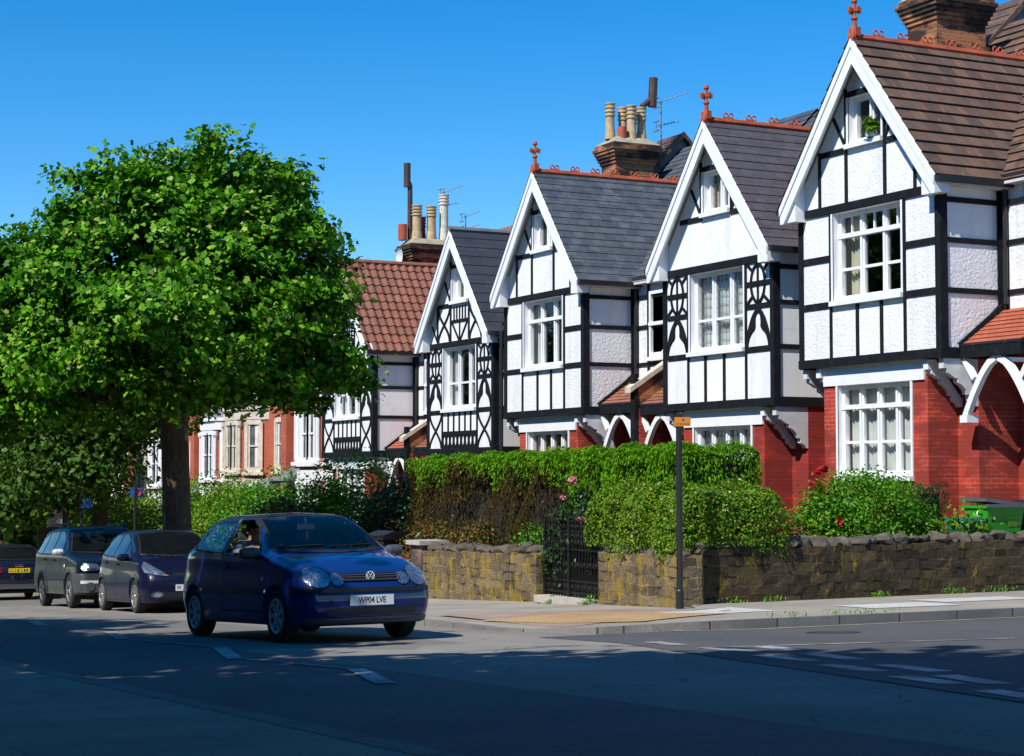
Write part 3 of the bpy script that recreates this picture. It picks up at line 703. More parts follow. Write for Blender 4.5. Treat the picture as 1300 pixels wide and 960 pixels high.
    roof_slope(m2, (5.2, -pr, J + 7.05), (0, 1, 0), pr + W + pl, (q, 0, -q), 3.6 / q, 12, tt)
    m2.build('main_roof', M[rf], h)
    if pr < 1.7: MB(mir).prism([(1.3, J + 3), (5.2, J + 6.95), (8.6, J + 3.4)], 'y', -pr + .02, -pr + .1).build('end_gable', M['brick_terrace'], h)
    # raised roof end beside the party wall
    e0, e1, ax, az = W + .22, W + 1.3, sp.get('rx', 5.2), J + sp.get('rz', 7.45)
    if sp.get('raised'):
     rg = MB(mir); rg.prism([(ax - 1.75, az - 1.85), (ax, az - .1), (ax + 1.75, az - 1.85)], 'y', e0, e1); rg.build('raised_gable', M['lead'], h)
     rr = MB(mir)
     for s in (-1, 1):
        roof_slope(rr, (ax, e0 - .12, az), (0, 1, 0), e1 - e0 + .12, (s * q, 0, -q), 2.0 / q * 1.0, 9, .02)
        rr.prism([(ax, az + .03), (ax + s * 2.0, az - 1.97), (ax + s * 2.0, az - 2.12), (ax, az - .12)], 'y', e0 - .15, e0 - .09)
     rr.build('raised_roof', M['tile_brown'], h)
    if sp.get('crest', True):
        c = MB(mir); zt = J + AP + .045
        for i in range(12):
            x0 = -.32 + i * .36; c.tube([(x0 + .006, C0, zt - .05), (x0 + .35, C0, zt - .05)], .085, 8)
        c.build('ridge_tile', M['terracotta'], roof)
        for i in range(1, 8):
            c = MB(mir)
            for d in (-.075, .075): c.ring((-.25 + i * .55 + d * .85, C0, zt + .09), .048, .017, 'y', 10, 4)
            c.box(-.25 + i * .55 - .12, -.25 + i * .55 + .12, C0 - .02, C0 + .02, zt + .01, zt + .045)
            c.build('ridge_crest', M['terracotta'], roof)
        c = MB(mir); fz = zt
        c.lathe([(0, 0), (.11, 0), (.1, .12), (.07, .2), (.055, .35), (.09, .38), (.09, .42), (.05, .46), (.05, .75), (.085, .8), (.07, .88), (0, .9)], (-.22, C0, fz), 12)
        c.box(-.26, -.18, C0 - .15, C0 + .15, fz + .56, fz + .63); c.box(-.37, -.07, C0 - .04, C0 + .04, fz + .561, fz + .631)
        for d in (-.16, .16): c.box(-.27, -.17, C0 + d - .035, C0 + d + .035, fz + .54, fz + .66); c.box(-.22 + d - .035, -.22 + d + .035, C0 - .05, C0 + .05, fz + .541, fz + .661)
        c.box(-.33, -.10, C0 - .12, C0 + .12, fz - .1, fz + .05); c.box(-.30, -.14, C0 - .16, C0 - .08, fz - .04, fz + .17); c.box(-.30, -.14, C0 + .08, C0 + .16, fz - .04, fz + .17)
        fo = c.build('finial', M['terracotta'], roof); fo.scale = (.68, .68, .74); q_ = (W - C0) if mir else C0; fo.location = (-.22 * .32, q_ * .32, fz * .26)
    else:
        c = MB(mir); c.tube([(-.32, C0, J + AP + .0), (4.2, C0, J + AP + .0)], .09, 8); c.build('ridge_tile', M['lead' if rf != 'tile_red' else 'tile_porch_old'], roof)
    for s in (-1, 1):
        k = C0 + .22; g_ = MB(mir); ot = J + AP - .0
        g_.prism([(C0, ot), (C0 + s * k, ot - SL * k), (C0 + s * k, ot - SL * k - .32), (C0 + s * (k - .10), ot - SL * k - .32), (C0, ot - .47)], 'x', -.30, -.245)
        g_.prism([(C0, ot - .03), (C0 + s * k, ot - SL * k - .03), (C0 + s * k, ot - SL * k - .17), (C0, ot - .17)], 'x', -.325, -.302)
        g_.prism([(C0 + s * (k - .0), ot - SL * k + .02), (C0 + s * (k - .4), ot - SL * (k - .4) - .05), (C0 + s * (k - .4), ot - SL * k - .30), (C0 + s * k, ot - SL * k - .30)], 'x', -.244, .0)
        g_.build('bargeboard', M['white'], h)
    ez = J + AP - SL * (C0 + .24)
    for y in (-.32, W + .25): MB(mir).box(-.3, 1.45, y, y + .1, ez - .1, ez + .0).build('gutter', M['black_plastic'], h)
    MB(mir).box(1.12, 1.22, -pr, -.05, J + 2.98, J + 3.07).build('gutter', M['black_plastic'], h)
    MB(mir).tube([(1.24, -.17, J + 3.0), (1.24, -.17, J + .9)], .04, 8).build('downpipe', M['black_plastic'], h)
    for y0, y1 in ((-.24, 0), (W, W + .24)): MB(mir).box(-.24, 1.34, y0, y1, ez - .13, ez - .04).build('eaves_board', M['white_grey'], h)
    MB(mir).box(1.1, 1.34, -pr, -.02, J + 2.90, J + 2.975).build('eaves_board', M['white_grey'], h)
    # porch: lean-to roof, beam, pointed arches, door
    po = MB(mir); dz, dx = -.62, -.92; dn = math.hypot(dz, dx)
    roof_slope(po, (1.32, -pr, J + .82), (0, 1, 0), pr, (dx / dn, 0, dz / dn), dn, 8, .018)
    prf = po.build('porch_roof', M[sp['proof']], h)
    pb = MB(mir); pb.box(.36, .50, -pr, .0, J - .03, J + .14); pb.tube([(.40, -pr, J + .16), (.40, 0, J + .16)], .05, 6)
    pb.ribbon([(.34, J + .18), (1.32, J + .90)], .09, 'y', -.06, -.02)
    pb.build('porch_beam', M['timber'], prf)
    ar = MB(mir); half = (pr - .16) / 2 if pr > 1.7 else .78; cy = -.06 - half
    for s in (-1, 1):
        P = [(cy + s * half * math.sin(R(90) * (1 - f)) ** .8 if f < 1 else cy, J - 1.02 + .95 * f ** 1.15 if f > 0 else J - 1.02) for f in [i / 10 for i in range(11)]]
        P = [(cy + s * half * (1 - f) ** .62, J - 1.0 + .96 * f) for f in [i / 10 for i in range(11)]]
        ar.ribbon(P, .11, 'x', .40, .50)
        ar.ribbon([(cy + s * half * .72, J - .38), (cy + s * (half + .02), J - .04)], .09, 'x', .405, .495)
        ar.box(.38, .62, cy + s * half - .09, cy + s * half + .09, J - 1.1, J - .98)
    ar.prism([(J * 0 + .5, J - .05), (1.5, J - .05), (1.5, J - .12), (.5, J - .12)], 'y', cy - .03, cy + .03)
    ar.build('porch_arch', M['white'], h)
    dd = MB(mir); dd.box(1.56, 1.63, cy - .45, cy + .45, .35, 2.4); dd.build('door', M['iron'], h)
    MB(mir).box(1.58, 1.64, cy - .55, cy + .55, .34, 2.5).build('door_frame', M['white'], h)
    if sp.get('divider'):
        d = MB(mir); d.box(.30, 1.4, -pr - .08, -pr + .08, -.6, J + .05)
        d.build('porch_divider', M['brick_red'], h)
        d = MB(mir); d.box(.22, .31, -pr - .09, -pr + .09, J - 1.4, J + .78); d.build('porch_post', M['timber'], h)
        d = MB(mir); d.prism([(.1, J + .50), (1.4, J + 1.32), (1.4, J + 1.22), (.1, J + .38)], 'y', -pr - .12, -pr + .12); d.build('parapet_coping', M['stone_dress'], h)
        d = MB(mir); d.prism([(.31, J + .05), (1.4, J + .05), (1.4, J + 1.22), (.31, J + .54)], 'y', -pr - .07, -pr + .07); d.build('parapet_wall', M['brick_soot'], h)
    return h, mir

net = [(.0, 1.0, 'curtain', .0)]
S1 = {'transom': .74, 'rail': .36, 'topbars': True, 'curtains': [(.70, .92, 'curtain_y', 0.0), (.02, .06, 'curtain', 0)]}
H1, m1 = timber_house(23.67, 2.03, dict(porch='R', pr=1.45, stucco='stucco_rough', brick='brick_red', raised=True, rx=5.75, rz=7.7, panels='plain', roof='tile_brown', rows=13, t=.035, proof='tile_porch',
    w1=S1, w2={'curtains': []}, w0={'transom': .76, 'rail': .37, 'curtains': net}), 'white rough-rendered half-timbered corner house with brown tiled roof and bright red brick bay')
H2, m2 = timber_house(28.42, 1.40, dict(porch='L', stucco='stucco_smooth', brick='brick_dark', raised=True, panels='half', roof='slate_purple', rows=15, t=.014, proof='tile_porch_old', open=True,
    w1={'rail': .4, 'leaded': True, 'curtains': [(0, 1, 'curtain', .0)]}, w2={'leaded': True, 'curtains': [(.0, .5, 'curtain_y', 0)]}, w0={'leaded': True, 'curtains': [(0, 1, 'curtain', .0)]}),
    'white half-timbered house with purple-grey slate roof and bell-shaped timber panels beside its leaded window')
H3, m3 = timber_house(35.72, 1.47, dict(porch='R', stucco='stucco_rough', brick='brick_red', raised=True, panels='plain', roof='slate_blue', rows=16, t=.014, proof='tile_porch_old', divider=True,
    w1={'transom': .7, 'curtains': [(.05, .3, 'curtain_y', 0), (.7, .95, 'curtain', 0)]}, w2={'curtains': [(0, .6, 'curtain', 0)]}, w0={'transom': .52, 'curtains': [(0, 1, 'curtain_amber', .0)]}),
    'white half-timbered house with blue-grey slate roof and plain square timber panels above amber bay blinds')
H4, m4 = timber_house(40.25, .65, dict(porch='L', stucco='stucco_smooth', brick='brick_red', panels='full', roof='slate_dark', rows=11, t=.014, proof='tile_porch_old', crest=False,
    w1={'rail': .42, 'curtains': [(.0, .2, 'curtain', 0), (.8, 1, 'curtain', 0)]}, w2={'curtains': [(0, 1, 'curtain', 0)]}, w0={'transom': .7, 'curtains': net}),
    'white house with plain dark slate roof and ornate black ogee timbering')
H5, m5 = timber_house(47.87, .65, dict(porch='R', stucco='stucco_smooth', brick='brick_red', panels='full', roof='tile_red', rows=11, t=.03, wave=.028, proof='tile_porch', crest=False, divider=True,
    w1={'transom': .76, 'rail': .42, 'curtains': [(.0, .3, 'curtain', 0), (.7, 1, 'curtain', 0)]}, w2={'curtains': [(0, 1, 'curtain', 0)]}, w0={'transom': .7, 'curtains': net}),
    'white ornate half-timbered house with red-brown pantiled roof, half hidden behind the large plane tree')
chimney(H1, None, 3.35, W - .2, J + 3, J + 7.2, 1.2, .85, [(-.3, 0, .8, .14, None), (.2, 0, .8, .14, None)])
chimney(H3, None, 3.40, W - .1, J + 3, J + 6.9, 1.1, .72, [(-.45, .10, .92, .12, None), (-.05, .16, .86, .115, None), (.02, -.16, .86, .12, None), (.38, -.05, .86, .115, None), (.26, .2, .8, .11, None), (-.28, -.2, .28, .12, 'terracotta')],
        ([(.38, -.05, .95), (.38, -.1, 1.05), (.66, -.12, 1.28)], .075, [(.66, -.12, 1.06), (.70, -.12, 1.8)], .115), )
aerial(H3, None, 4.55, W + .15, J + 6.5, J + 8.25, [(8.2 + J, .75, .25), (7.6 + J, .5, .1)])
chimney(H4, W, 3.6, -1.72, J + 3, J + 5.75, .8, .8, [(0, 0, .75, .14, None)])
chimney(H5, None, 3.6, W + .5, J + 3, J + 6.65, 1.25, .85, [(-.35, -.1, 1.1, .15, None), (.15, -.1, 1.1, .15, None), (.58, -.1, 1.5, .15, 'pot_white'), (-.75, .1, .5, .14, 'terracotta'), (0, .25, .8, .1, 'terracotta')],
        ([(-.5, .1, .2), (-.5, .1, 1.9), (-.55, .1, 2.0)], .08, [(-.6, .1, 1.85), (-.6, .1, 2.6)], .11))
aerial(H5, None, 4.2, W + .4, J + 6.2, J + 8.5, [(8.4 + J, .6, .2), (8.0 + J, .5, .05)])
aerial(H5, None, 4.75, W + .0, J + 5.8, J + 7.7, [(7.6 + J, .5, .18), (7.2 + J, .45, .15)])
d = MB()
for z in (J + 5.85, J + 6.3): d.lathe([(0, .06), (.1, .05), (.2, .015), (.26, -.03)], (2.75, W + .55, z), 14, 'x')
d.build('satellite_dish', M['white_grey'], H5)
d = MB(); d.tube([(-.05, -.5, J + 2.95), (-.05, -.5, J - .2)], .05, 8); d.build('downpipe', M['black_plastic'], H4)
# plant pot on the corner house's gable sill
# ------------------------------------------------------------------ red brick terrace beyond the timbered row
def face_boxes(mb, A, B, z0, z1, u0, u1, o0, o1):
    """a box on the vertical face A->B (plan points), u along it in metres, o out of it."""
    A, B = Vector(A), Vector(B); d = (B - A).normalized(); n = Vector((-d.y, d.x))
    q = [A + d * u + n * o for u, o in ((u0, o0), (u1, o0), (u1, o1), (u0, o1))]
    mb.prism([tuple(p) for p in q], 'z', z0, z1)
def sash(h, A, B, u0, u1, z0, z1, n, col='white', parent_name='window'):
    f = MB(); k = (u1 - u0) / n
    for i in range(n):
        a, b = u0 + i * k, u0 + (i + 1) * k
        for e in (a, b): face_boxes(f, A, B, z0, z1, e - .06, e + .06, -.02, .07)
        face_boxes(f, A, B, z0 + (z1 - z0) * .5 - .03, z0 + (z1 - z0) * .5 + .03, a, b, -.02, .05)
        for zz in (z0, z1): face_boxes(f, A, B, zz - .08, zz + .08, a, b, -.02, .066)
        for e in (a + .1, b - .1): face_boxes(f, A, B, z0, z1, e - .04, e + .04, -.02, .04)
    face_boxes(f, A, B, z0 - .2, z0 - .08, u0 - .12, u1 + .12, -.02, .16)
    fr = f.build(parent_name, M[col], h); p = MB()
    face_boxes(p, A, B, z0, z1, u0, u1, -.03, .012); p.build('pane', M['blind_pane'], fr)
    c = MB()
    for i in range(n):
        for s in (0, 1): face_boxes(c, A, B, z0 + .1, z1 - .06, u0 + i * k + .14 + s * k * .5, u0 + i * k + .14 + s * k * .5 + k * .18, .013, .016)
    c.build('curtain', M['curtain'], fr)
def terrace_house(Yr, zb, flip, label, trim, xo):
    h = thing('brick_terrace_house', label, 'house', (20.3 + xo, Yr, zb), 0, 'red brick terrace further down the street')
    mir = None; Wd = 5.98
    f = (lambda y: Wd - y) if flip else (lambda y: y)
    def seg(p, q):   # keep the outward side towards -X
        return (p, q) if p[1] < q[1] else (q, p)
    b = MB(); b.box(.8, 9, 0, Wd, -1.2, 6.2)
    bay = [(.82, f(.3)), (.0, f(1.0)), (.0, f(2.7)), (.82, f(3.4))]
    b.prism(bay, 'z', -1.2, 5.2); b.box(.55, .9, f(5.7) - .25, f(5.7) + .25, -1.2, 6.0)
    b.build('brick_wall', M['brick_terrace'], h)
    for i in range(3):
        A, B = seg(bay[i], bay[i + 1]); L = (Vector(B) - Vector(A)).length
        for z0 in (.9, 3.25):
            if i == 1: sash(h, A, B, .22, L - .22, z0, z0 + 1.65, 2, trim)
            else: sash(h, A, B, .28, L - .24, z0, z0 + 1.65, 1, trim)
    A, B = seg((.8, f(4.0)), (.8, f(5.3)))
    sash(h, A, B, .15, 1.1, 3.3, 4.95, 1, trim)
    t = MB(); o = .1
    big = [(.9, f(.2)), (-.06, f(.95)), (-.06, f(2.75)), (.9, f(3.5))]
    for z0, z1 in ((2.6, 2.95), (5.0, 5.32)): t.prism(big, 'z', z0, z1)
    t.prism([(p[0] - .08, p[1]) for p in big], 'z', 5.33, 5.45)
    for p in bay[1:3]:
        for z0 in (.8, 3.1): t.lathe([(.10, 0), (.10, .15), (.07, .2), (.07, 1.6), (.12, 1.7), (.12, 1.85)], (p[0] - .03, p[1], z0), 8)
    t.build('bay_trim', M[trim], h)
    r = MB()
    rt = [(.9, f(.2)), (.3, f(1.2)), (.3, f(2.5)), (.9, f(3.5))]
    for i in range(3):
        r.poly([(big[i][0], big[i][1], 5.46), (big[i + 1][0], big[i + 1][1], 5.46), (rt[i + 1][0], rt[i + 1][1], 5.95), (rt[i][0], rt[i][1], 5.95)])
    r.poly([(p[0], p[1], 5.95) for p in rt]); r.build('bay_roof', M['lead'], h)
    r = MB(); q = 1 / math.sqrt(2); roof_slope(r, (5, -.02, 9.0), (0, 1, 0), Wd + .02, (-q, 0, -q), 4.1 / q, 20, .02); roof_slope(r, (5, -.02, 9.0), (0, 1, 0), Wd + .02, (q, 0, -q), 4.2 / q, 12, .02)
    r.build('roof', M['slate_blue'], h)
    g_ = MB(); g_.prism([(f(.3), 6.2), (f(3.4), 6.2), (f(1.85), 8.5)], 'x', .7, 3.2); g_.build('gable', M['white_grey'], h)
    r = MB(); qn = math.hypot(1.75, 2.6)
    for s in (-1, 1): roof_slope(r, (.5, f(1.85), 8.65), (1, 0, 0), 3.4, (0, s * 1.75 / qn, -2.6 / qn), qn, 12, .02)
    r.build('gable_roof', M['slate_blue'], h)
    A, B = seg((.7, f(1.2)), (.7, f(2.5))); sash(h, A, B, .2, 1.1, 6.5, 7.5, 1, trim)
    p = MB(); p.box(.0, .9, f(4.7) - .8, f(4.7) + .8, 2.45, 2.6)
    p.prism([(.9, 2.6), (-.1, 2.6), (.9, 3.1)], 'y', f(4.7) - .85, f(4.7) + .85); p.build('porch_canopy', M['lead'], h)
    MB().box(.74, .81, f(4.7) - .5, f(4.7) + .5, 0, 2.3).build('door', M['timber'], h)
    chimney(h, None, 5.0, .3, 7, 9.5, 1.5, .7, [(-.45, 0, .7, .14, None), (0, 0, .7, .14, None), (.45, 0, .7, .14, None)])
lab = ['red brick terrace house nearest the timbered row, white bay window under the branches',
       'second red brick terrace house past the timbered row, cream stone bay right of the trunk',
       'third red brick terrace house past the timbered row, white bay behind the plane trunk', 'fourth red brick terrace house past the timbered row, seen left of the plane trunk',
       'fifth red brick terrace house past the timbered row, mostly behind leaves', 'sixth red brick terrace house past the timbered row, far down the street behind trees']
for k in range(6):
    y = 52.25 + 6 * k
    terrace_house(y, g(y + 3) + .75, k % 2 == 1, lab[k], ['white', 'stone_dress', 'white'][k % 3], .25 * bend(y + 3))

# ------------------------------------------------------------------ garden walls
def rock(mb, c, r, seed):
    rg = random.Random(seed); bm = bmesh.new(); bmesh.ops.create_icosphere(bm, subdivisions=2, radius=1)
    ph = [rg.uniform(0, 6) for _ in range(6)]
    for v in bm.verts:
        p = v.co; k = 1 + .16 * math.sin(3 * p.x + ph[0]) * math.sin(3 * p.y + ph[1]) + .14 * math.sin(4 * p.z + ph[2] + 2 * p.x) + .08 * math.sin(7 * p.y + ph[3])
        v.co = Vector((p.x * r[0], p.y * r[1], p.z * r[2])) * k
    bmesh.ops.rotate(bm, verts=bm.verts, cent=(0, 0, 0), matrix=Matrix.Rotation(rg.uniform(-.6, .6), 3, 'X') @ Matrix.Rotation(rg.uniform(0, 6), 3, 'Z'))
    for f in bm.faces: mb.poly([tuple(v.co + Vector(c)) for v in f.verts])
    bm.free()
def stone_run(label, A, B, zb, zt, th, mat, copes=True, seed=1, cr=.15, cap=None):
    A, B = Vector(A), Vector(B); L = (B - A).length; d = (B - A).normalized(); n = Vector((-d.y, d.x))    # n = back side
    h = thing('stone_wall', label, 'garden wall', (A.x, A.y, zb(A.x, A.y)), 0, 'rubble stone garden walls')
    rg = random.Random(seed); m = MB(); nu, nv = max(4, int(L / .14)), 8
    z0 = zb(A.x, A.y)
    def face(off, flip):
        P = []
        for i in range(nu + 1):
            p = A + d * (L * i / nu) + n * off; lo = zb(p.x, p.y) - .15; hi = zt(i / nu)
            P.append([Vector((p.x, p.y, lo + (hi - lo) * j / nv)) + Vector((n.x, n.y, 0)) * (rg.uniform(-.007, .007) if 0 < j else 0) + Vector((0, 0, rg.uniform(-.02, .02) if j == nv else 0)) for j in range(nv + 1)])
        return P
    Fr, Bk = face(0, 0), face(th, 1); o = Vector((A.x, A.y, z0))
    def put(q, uv): m.poly([tuple(p - o) for p in q], uv)
    for P in (Fr, Bk):
        for i in range(nu):
            for j in range(nv):
                q = [P[i][j], P[i + 1][j], P[i + 1][j + 1], P[i][j + 1]]
                put(q, [(L * (i + a) / nu + seed * 3, p.z) for p, a in zip(q, (0, 1, 1, 0))])
    for i in range(nu):
        q = [Fr[i][nv], Fr[i + 1][nv], Bk[i + 1][nv], Bk[i][nv]]; put(q, [(L * i / nu, 5), (L * (i + 1) / nu, 5), (L * (i + 1) / nu, 5 + th), (L * i / nu, 5 + th)])
    for i in (0, nu):
        for j in range(nv):
            q = [Fr[i][j], Bk[i][j], Bk[i][j + 1], Fr[i][j + 1]]; put(q, [(9 + i, q[0].z), (9 + i + th, q[1].z), (9 + i + th, q[2].z), (9 + i, q[3].z)])
    m.build('wall_body', M[mat], h, smooth=False)
    if copes:
        c = MB(); s = .1; i = 0
        while s < L - .05:
            r = cr * rg.uniform(.75, 1.15); p = A + d * s + n * (th / 2 + rg.uniform(-.05, .03)); z = zt(s / L)
            rock(c, Vector((p.x, p.y, z + r * .22)) - o, (r * rg.uniform(.9, 1.3), r * 1.0, r * rg.uniform(.5, .85)), seed * 100 + i); s += r * rg.uniform(1.5, 2.0); i += 1
        c.build('cope_stones', M['rock'], h, smooth=True)
    return h
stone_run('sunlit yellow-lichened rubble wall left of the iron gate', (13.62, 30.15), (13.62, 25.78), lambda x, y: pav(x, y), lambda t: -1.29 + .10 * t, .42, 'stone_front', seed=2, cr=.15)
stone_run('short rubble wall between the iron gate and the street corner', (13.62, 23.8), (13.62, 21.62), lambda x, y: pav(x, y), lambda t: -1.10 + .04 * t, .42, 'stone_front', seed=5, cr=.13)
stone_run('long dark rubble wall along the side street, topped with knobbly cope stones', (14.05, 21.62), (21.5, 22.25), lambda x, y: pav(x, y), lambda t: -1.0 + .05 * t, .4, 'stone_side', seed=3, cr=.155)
pr_ = thing('gate_pier', 'pinkish brick pier with a pale flat cap at the end of the lichened wall', 'pier', (13.62, 30.36, pav(13.6, 30.3)))
MB().box(0, .45, -.17, .3, -.1, .92).build('shaft', M['brick_pier'], pr_); MB().box(-.07, .52, -.24, .37, .92, 1.0).build('cap', M['slab_cap'], pr_)

# iron gate with scroll work
gt = thing('iron_gate', 'black wrought iron garden gate with scrolls between the two stone walls', 'gate', (13.75, 23.85, pav(13.7, 24.8)))
gw, gh = 1.88, 1.22; m = MB()
for y in (.03, gw - .03, gw / 2 + .12): m.box(-.03, .03, y - .03, y + .03, .0, gh + .04)
for z in (.12, .30, .78, gh - .16, gh): m.box(-.018, .018, .03, gw - .03, z - .016, z + .016)
m.build('gate_frame', M['iron'], gt); m = MB()
for i in range(1, 20): y = gw * i / 20; m.box(-.010, .010, y - .010, y + .010, .05, gh)
for i in range(1, 40, 2): y = gw * i / 40; m.box(-.006, .006, y - .006, y + .006, .12, .42)
m.build('bars', M['iron'], gt); m = MB()
def spiral(cy, cz, r, s, turns=1.6):
    return [(0, cy + s * r * (1 - t * .75) * math.cos(turns * 2 * math.pi * t), cz + r * (1 - t * .75) * math.sin(turns * 2 * math.pi * t)) for t in [i / 22 for i in range(23)]]
for i in range(10):
    y = gw * (i + .5) / 10
    for z, r in ((.21, .07), (.9, .085), (1.0, .07), (gh - .08, .065), (.55, .075)):
        for s in (-1, 1): m.tube(spiral(y + s * .035, z, r * .6, s), .008, 4)
for i in range(7): m.tube(spiral(gw * (i + .5) / 7, gh + .06, .06, 1 if i % 2 else -1), .008, 4)
m.build('scroll_work', M['iron'], gt)
st = MB(); st.box(-.15, .45, .1, gw - .1, -.06, .05); tag(st.build('doorstep', M['slab_cap']), 'pale stone threshold under the iron gate', 'step').location = (13.65, 23.85, pav(13.7, 24.8))

# post with a small orange plate
ps = thing('sign_post', 'slim black post with a small orange plate at the wall corner', 'sign post', (13.50, 21.35, pav(13.5, 21.35)))
MB().lathe([(.055, 0), (.055, .25), (.043, .27), (.043, 2.66), (.0, 2.68)], (0, 0, 0), 14).build('pole', M['black_plastic'], ps)
M['orange'] = plain('orange_plate', (.62, .24, .015), .5, var=.08); M['purple'] = plain('purple_dot', (.10, .02, .42), .5); M['ink'] = plain('dark_lettering', (.16, .06, .01), .6)
pm_ = MB(); pm_.box(-.11, .115, -.008, .008, -.062, .062); pl_ = pm_.build('plate', M['orange'], ps); pl_.location = (.02, -.052, 2.56); pl_.rotation_euler = (0, 0, R(-24))
pm_ = MB(); pm_.lathe([(0, -.0105), (.017, -.0105)], (.012, 0, .024), 12, 'y'); pm_.build('dot', M['purple'], pl_)
pm_ = MB(); rg = random.Random(4)
x = -.095
while x < .095: w_ = rg.uniform(.006, .013); pm_.box(x, x + w_, -.0102, -.0085, -.040, -.024 + rg.choice((0, .004))); x += w_ + rg.choice((.004, .004, .014))
pm_.build('lettering', M['ink'], pl_)

# bins in the corner garden
def rbox(mb, x0, x1, y0, y1, z0, z1, taper=.06, lip=.02):
    b = [(x0 + taper, y0 + taper), (x1 - taper, y0 + taper), (x1 - taper, y1 - taper), (x0 + taper, y1 - taper)]; t = [(x0, y0), (x1, y0), (x1, y1), (x0, y1)]
    for i in range(4):
        j = (i + 1) % 4; mb.poly([(*b[i], z0), (*b[j], z0), (*t[j], z1), (*t[i], z1)])
    mb.poly([(*q, z0) for q in b])
    mb.box(x0 - lip, x1 + lip, y0 - lip, y1 + lip, z1 - .05, z1)
M['green_bin'] = plain('bright_green_plastic', (.03, .30, .02), .4, var=.1); M['teal_bin'] = plain('teal_plastic', (.01, .20, .17), .45, var=.15); M['grey_lid'] = plain('grey_lid', (.10, .10, .11), .5)
def gloc(x, y): return (x, y, gz(x, y))
# ------------------------------------------------------------------ foliage: many leaf-sized faces
SHAPES = {
 'plane': [(0, -.5), (.5, -.15), (.24, .04), (.34, .36), (0, .55), (-.34, .36), (-.24, .04), (-.5, -.15)],
 'oval': [(0, -.5), (.26, -.15), (.24, .2), (0, .5), (-.24, .2), (-.26, -.15)],
 'spray': [(-.10, -.5), (.10, -.5), (.16, .1), (0, .6), (-.16, .1)],
 'petal': [(0, -.5), (.45, -.3), (.5, .2), (0, .5), (-.5, .2), (-.45, -.3)]}
def leaf_cloud(name, P, Nrm, size, shape, mat, parent=None, jitter=.6, up=.3, vertical=False, sv=.35):
    """one mesh of separate leaves at the points P facing roughly Nrm."""
    P = np.asarray(P, float); n = len(P); sh = np.array(SHAPES[shape]); k = len(sh)
    d = np.asarray(Nrm, float) + RNG.normal(0, jitter, (n, 3)) + np.array([0, 0, up]); d /= np.linalg.norm(d, axis=1)[:, None] + 1e-9
    a = RNG.normal(0, 1, (n, 3))
    if vertical: a = a * .25 + np.array([0, 0, 1.0])
    a -= (a * d).sum(1)[:, None] * d; a /= np.linalg.norm(a, axis=1)[:, None] + 1e-9; b = np.cross(d, a)
    s = size * (1 + RNG.uniform(-sv, sv, n))
    fold = (np.abs(sh[:, 0]) * .35)[None, :, None] * d[:, None, :]
    V = P[:, None, :] + s[:, None, None] * (sh[None, :, 0, None] * b[:, None, :] + sh[None, :, 1, None] * a[:, None, :] - fold)
    me = bpy.data.meshes.new(name); me.vertices.add(n * k); me.vertices.foreach_set('co', V.astype(np.float32).ravel())
    me.loops.add(n * k); me.loops.foreach_set('vertex_index', np.arange(n * k, dtype=np.int32))
    me.polygons.add(n); me.polygons.foreach_set('loop_start', np.arange(0, n * k, k, dtype=np.int32)); me.polygons.foreach_set('loop_total', np.full(n, k, dtype=np.int32))
    me.update(calc_edges=True); me.materials.append(mat)
    o = bpy.data.objects.new(name, me); COL.objects.link(o)
    if parent: o.parent = parent
    return o
def unit(n):
    v = RNG.normal(0, 1, (n, 3)); return v / np.linalg.norm(v, axis=1)[:, None]
def clumps_on_lobes(lobes, n_clumps, per, cr, floor=None):
    """leaf points: clumps scattered over (and a little inside) ellipsoid lobes, outward normals."""
    A = np.array([l[3] * l[4] + l[4] * l[5] + l[3] * l[5] for l in lobes]); A = A / A.sum(); P, D = [], []
    cs = RNG.choice(len(lobes), n_clumps, p=A); dirs = unit(n_clumps)
    for i, u in zip(cs, dirs):
        l = lobes[i]; c = np.array(l[:3]) + u * np.array(l[3:6]) * (1.06 - .34 * RNG.random() ** 1.3)
        ins = False
        for j, q in enumerate(lobes):
            if j != i and (((c - np.array(q[:3])) / (np.array(q[3:6]) * .62)) ** 2).sum() < 1: ins = True
        if ins and RNG.random() < .55: c = np.array(l[:3]) + u * np.array(l[3:6]) * RNG.uniform(.3, .9)
        m = int(per * RNG.uniform(.5, 1.4)); r = cr * RNG.uniform(.7, 1.35)
        off = np.clip(RNG.normal(0, 1, (m, 3)), -1.7, 1.7) * np.array([r, r, r * .55]) ; P.append(c + off); D.append(np.repeat((u * .8 + np.array([0, 0, .25]))[None], m, 0))
    P, D = np.concatenate(P), np.concatenate(D)
    if floor is not None: k = P[:, 2] > (floor(P) if callable(floor) else floor); P, D = P[k], D[k]
    return P, D
G1 = [(0, (.02, .09, .003)), (.35, (.05, .19, .005)), (.7, (.11, .31, .009)), (.92, (.22, .42, .03)), (1, (.40, .44, .14))]
M['leaf_plane'] = leaf_mat('plane_leaves', G1, .2, .5, .12)
M['leaf_far'] = leaf_mat('far_tree_leaves', [(0, (.025, .07, .008)), (.6, (.065, .16, .016)), (1, (.14, .22, .03))], .3, .5, .2)
M['leaf_privet'] = leaf_mat('privet_leaves', [(0, (.055, .15, .006)), (.5, (.12, .27, .010)), (.85, (.21, .36, .02)), (1, (.34, .28, .06))], .3, .45, .2)
M['leaf_bush'] = leaf_mat('bush_leaves', [(0, (.035, .15, .006)), (.6, (.08, .28, .010)), (1, (.22, .40, .03))], .3, .45, .2)
M['leaf_dark'] = leaf_mat('dark_box_leaves', [(0, (.012, .035, .01)), (.7, (.025, .07, .014)), (1, (.05, .11, .02))], .2, .4)
M['leaf_bright'] = leaf_mat('bright_leaves', [(0, (.07, .17, .01)), (.6, (.14, .28, .015)), (1, (.26, .34, .03))], .35, .45)
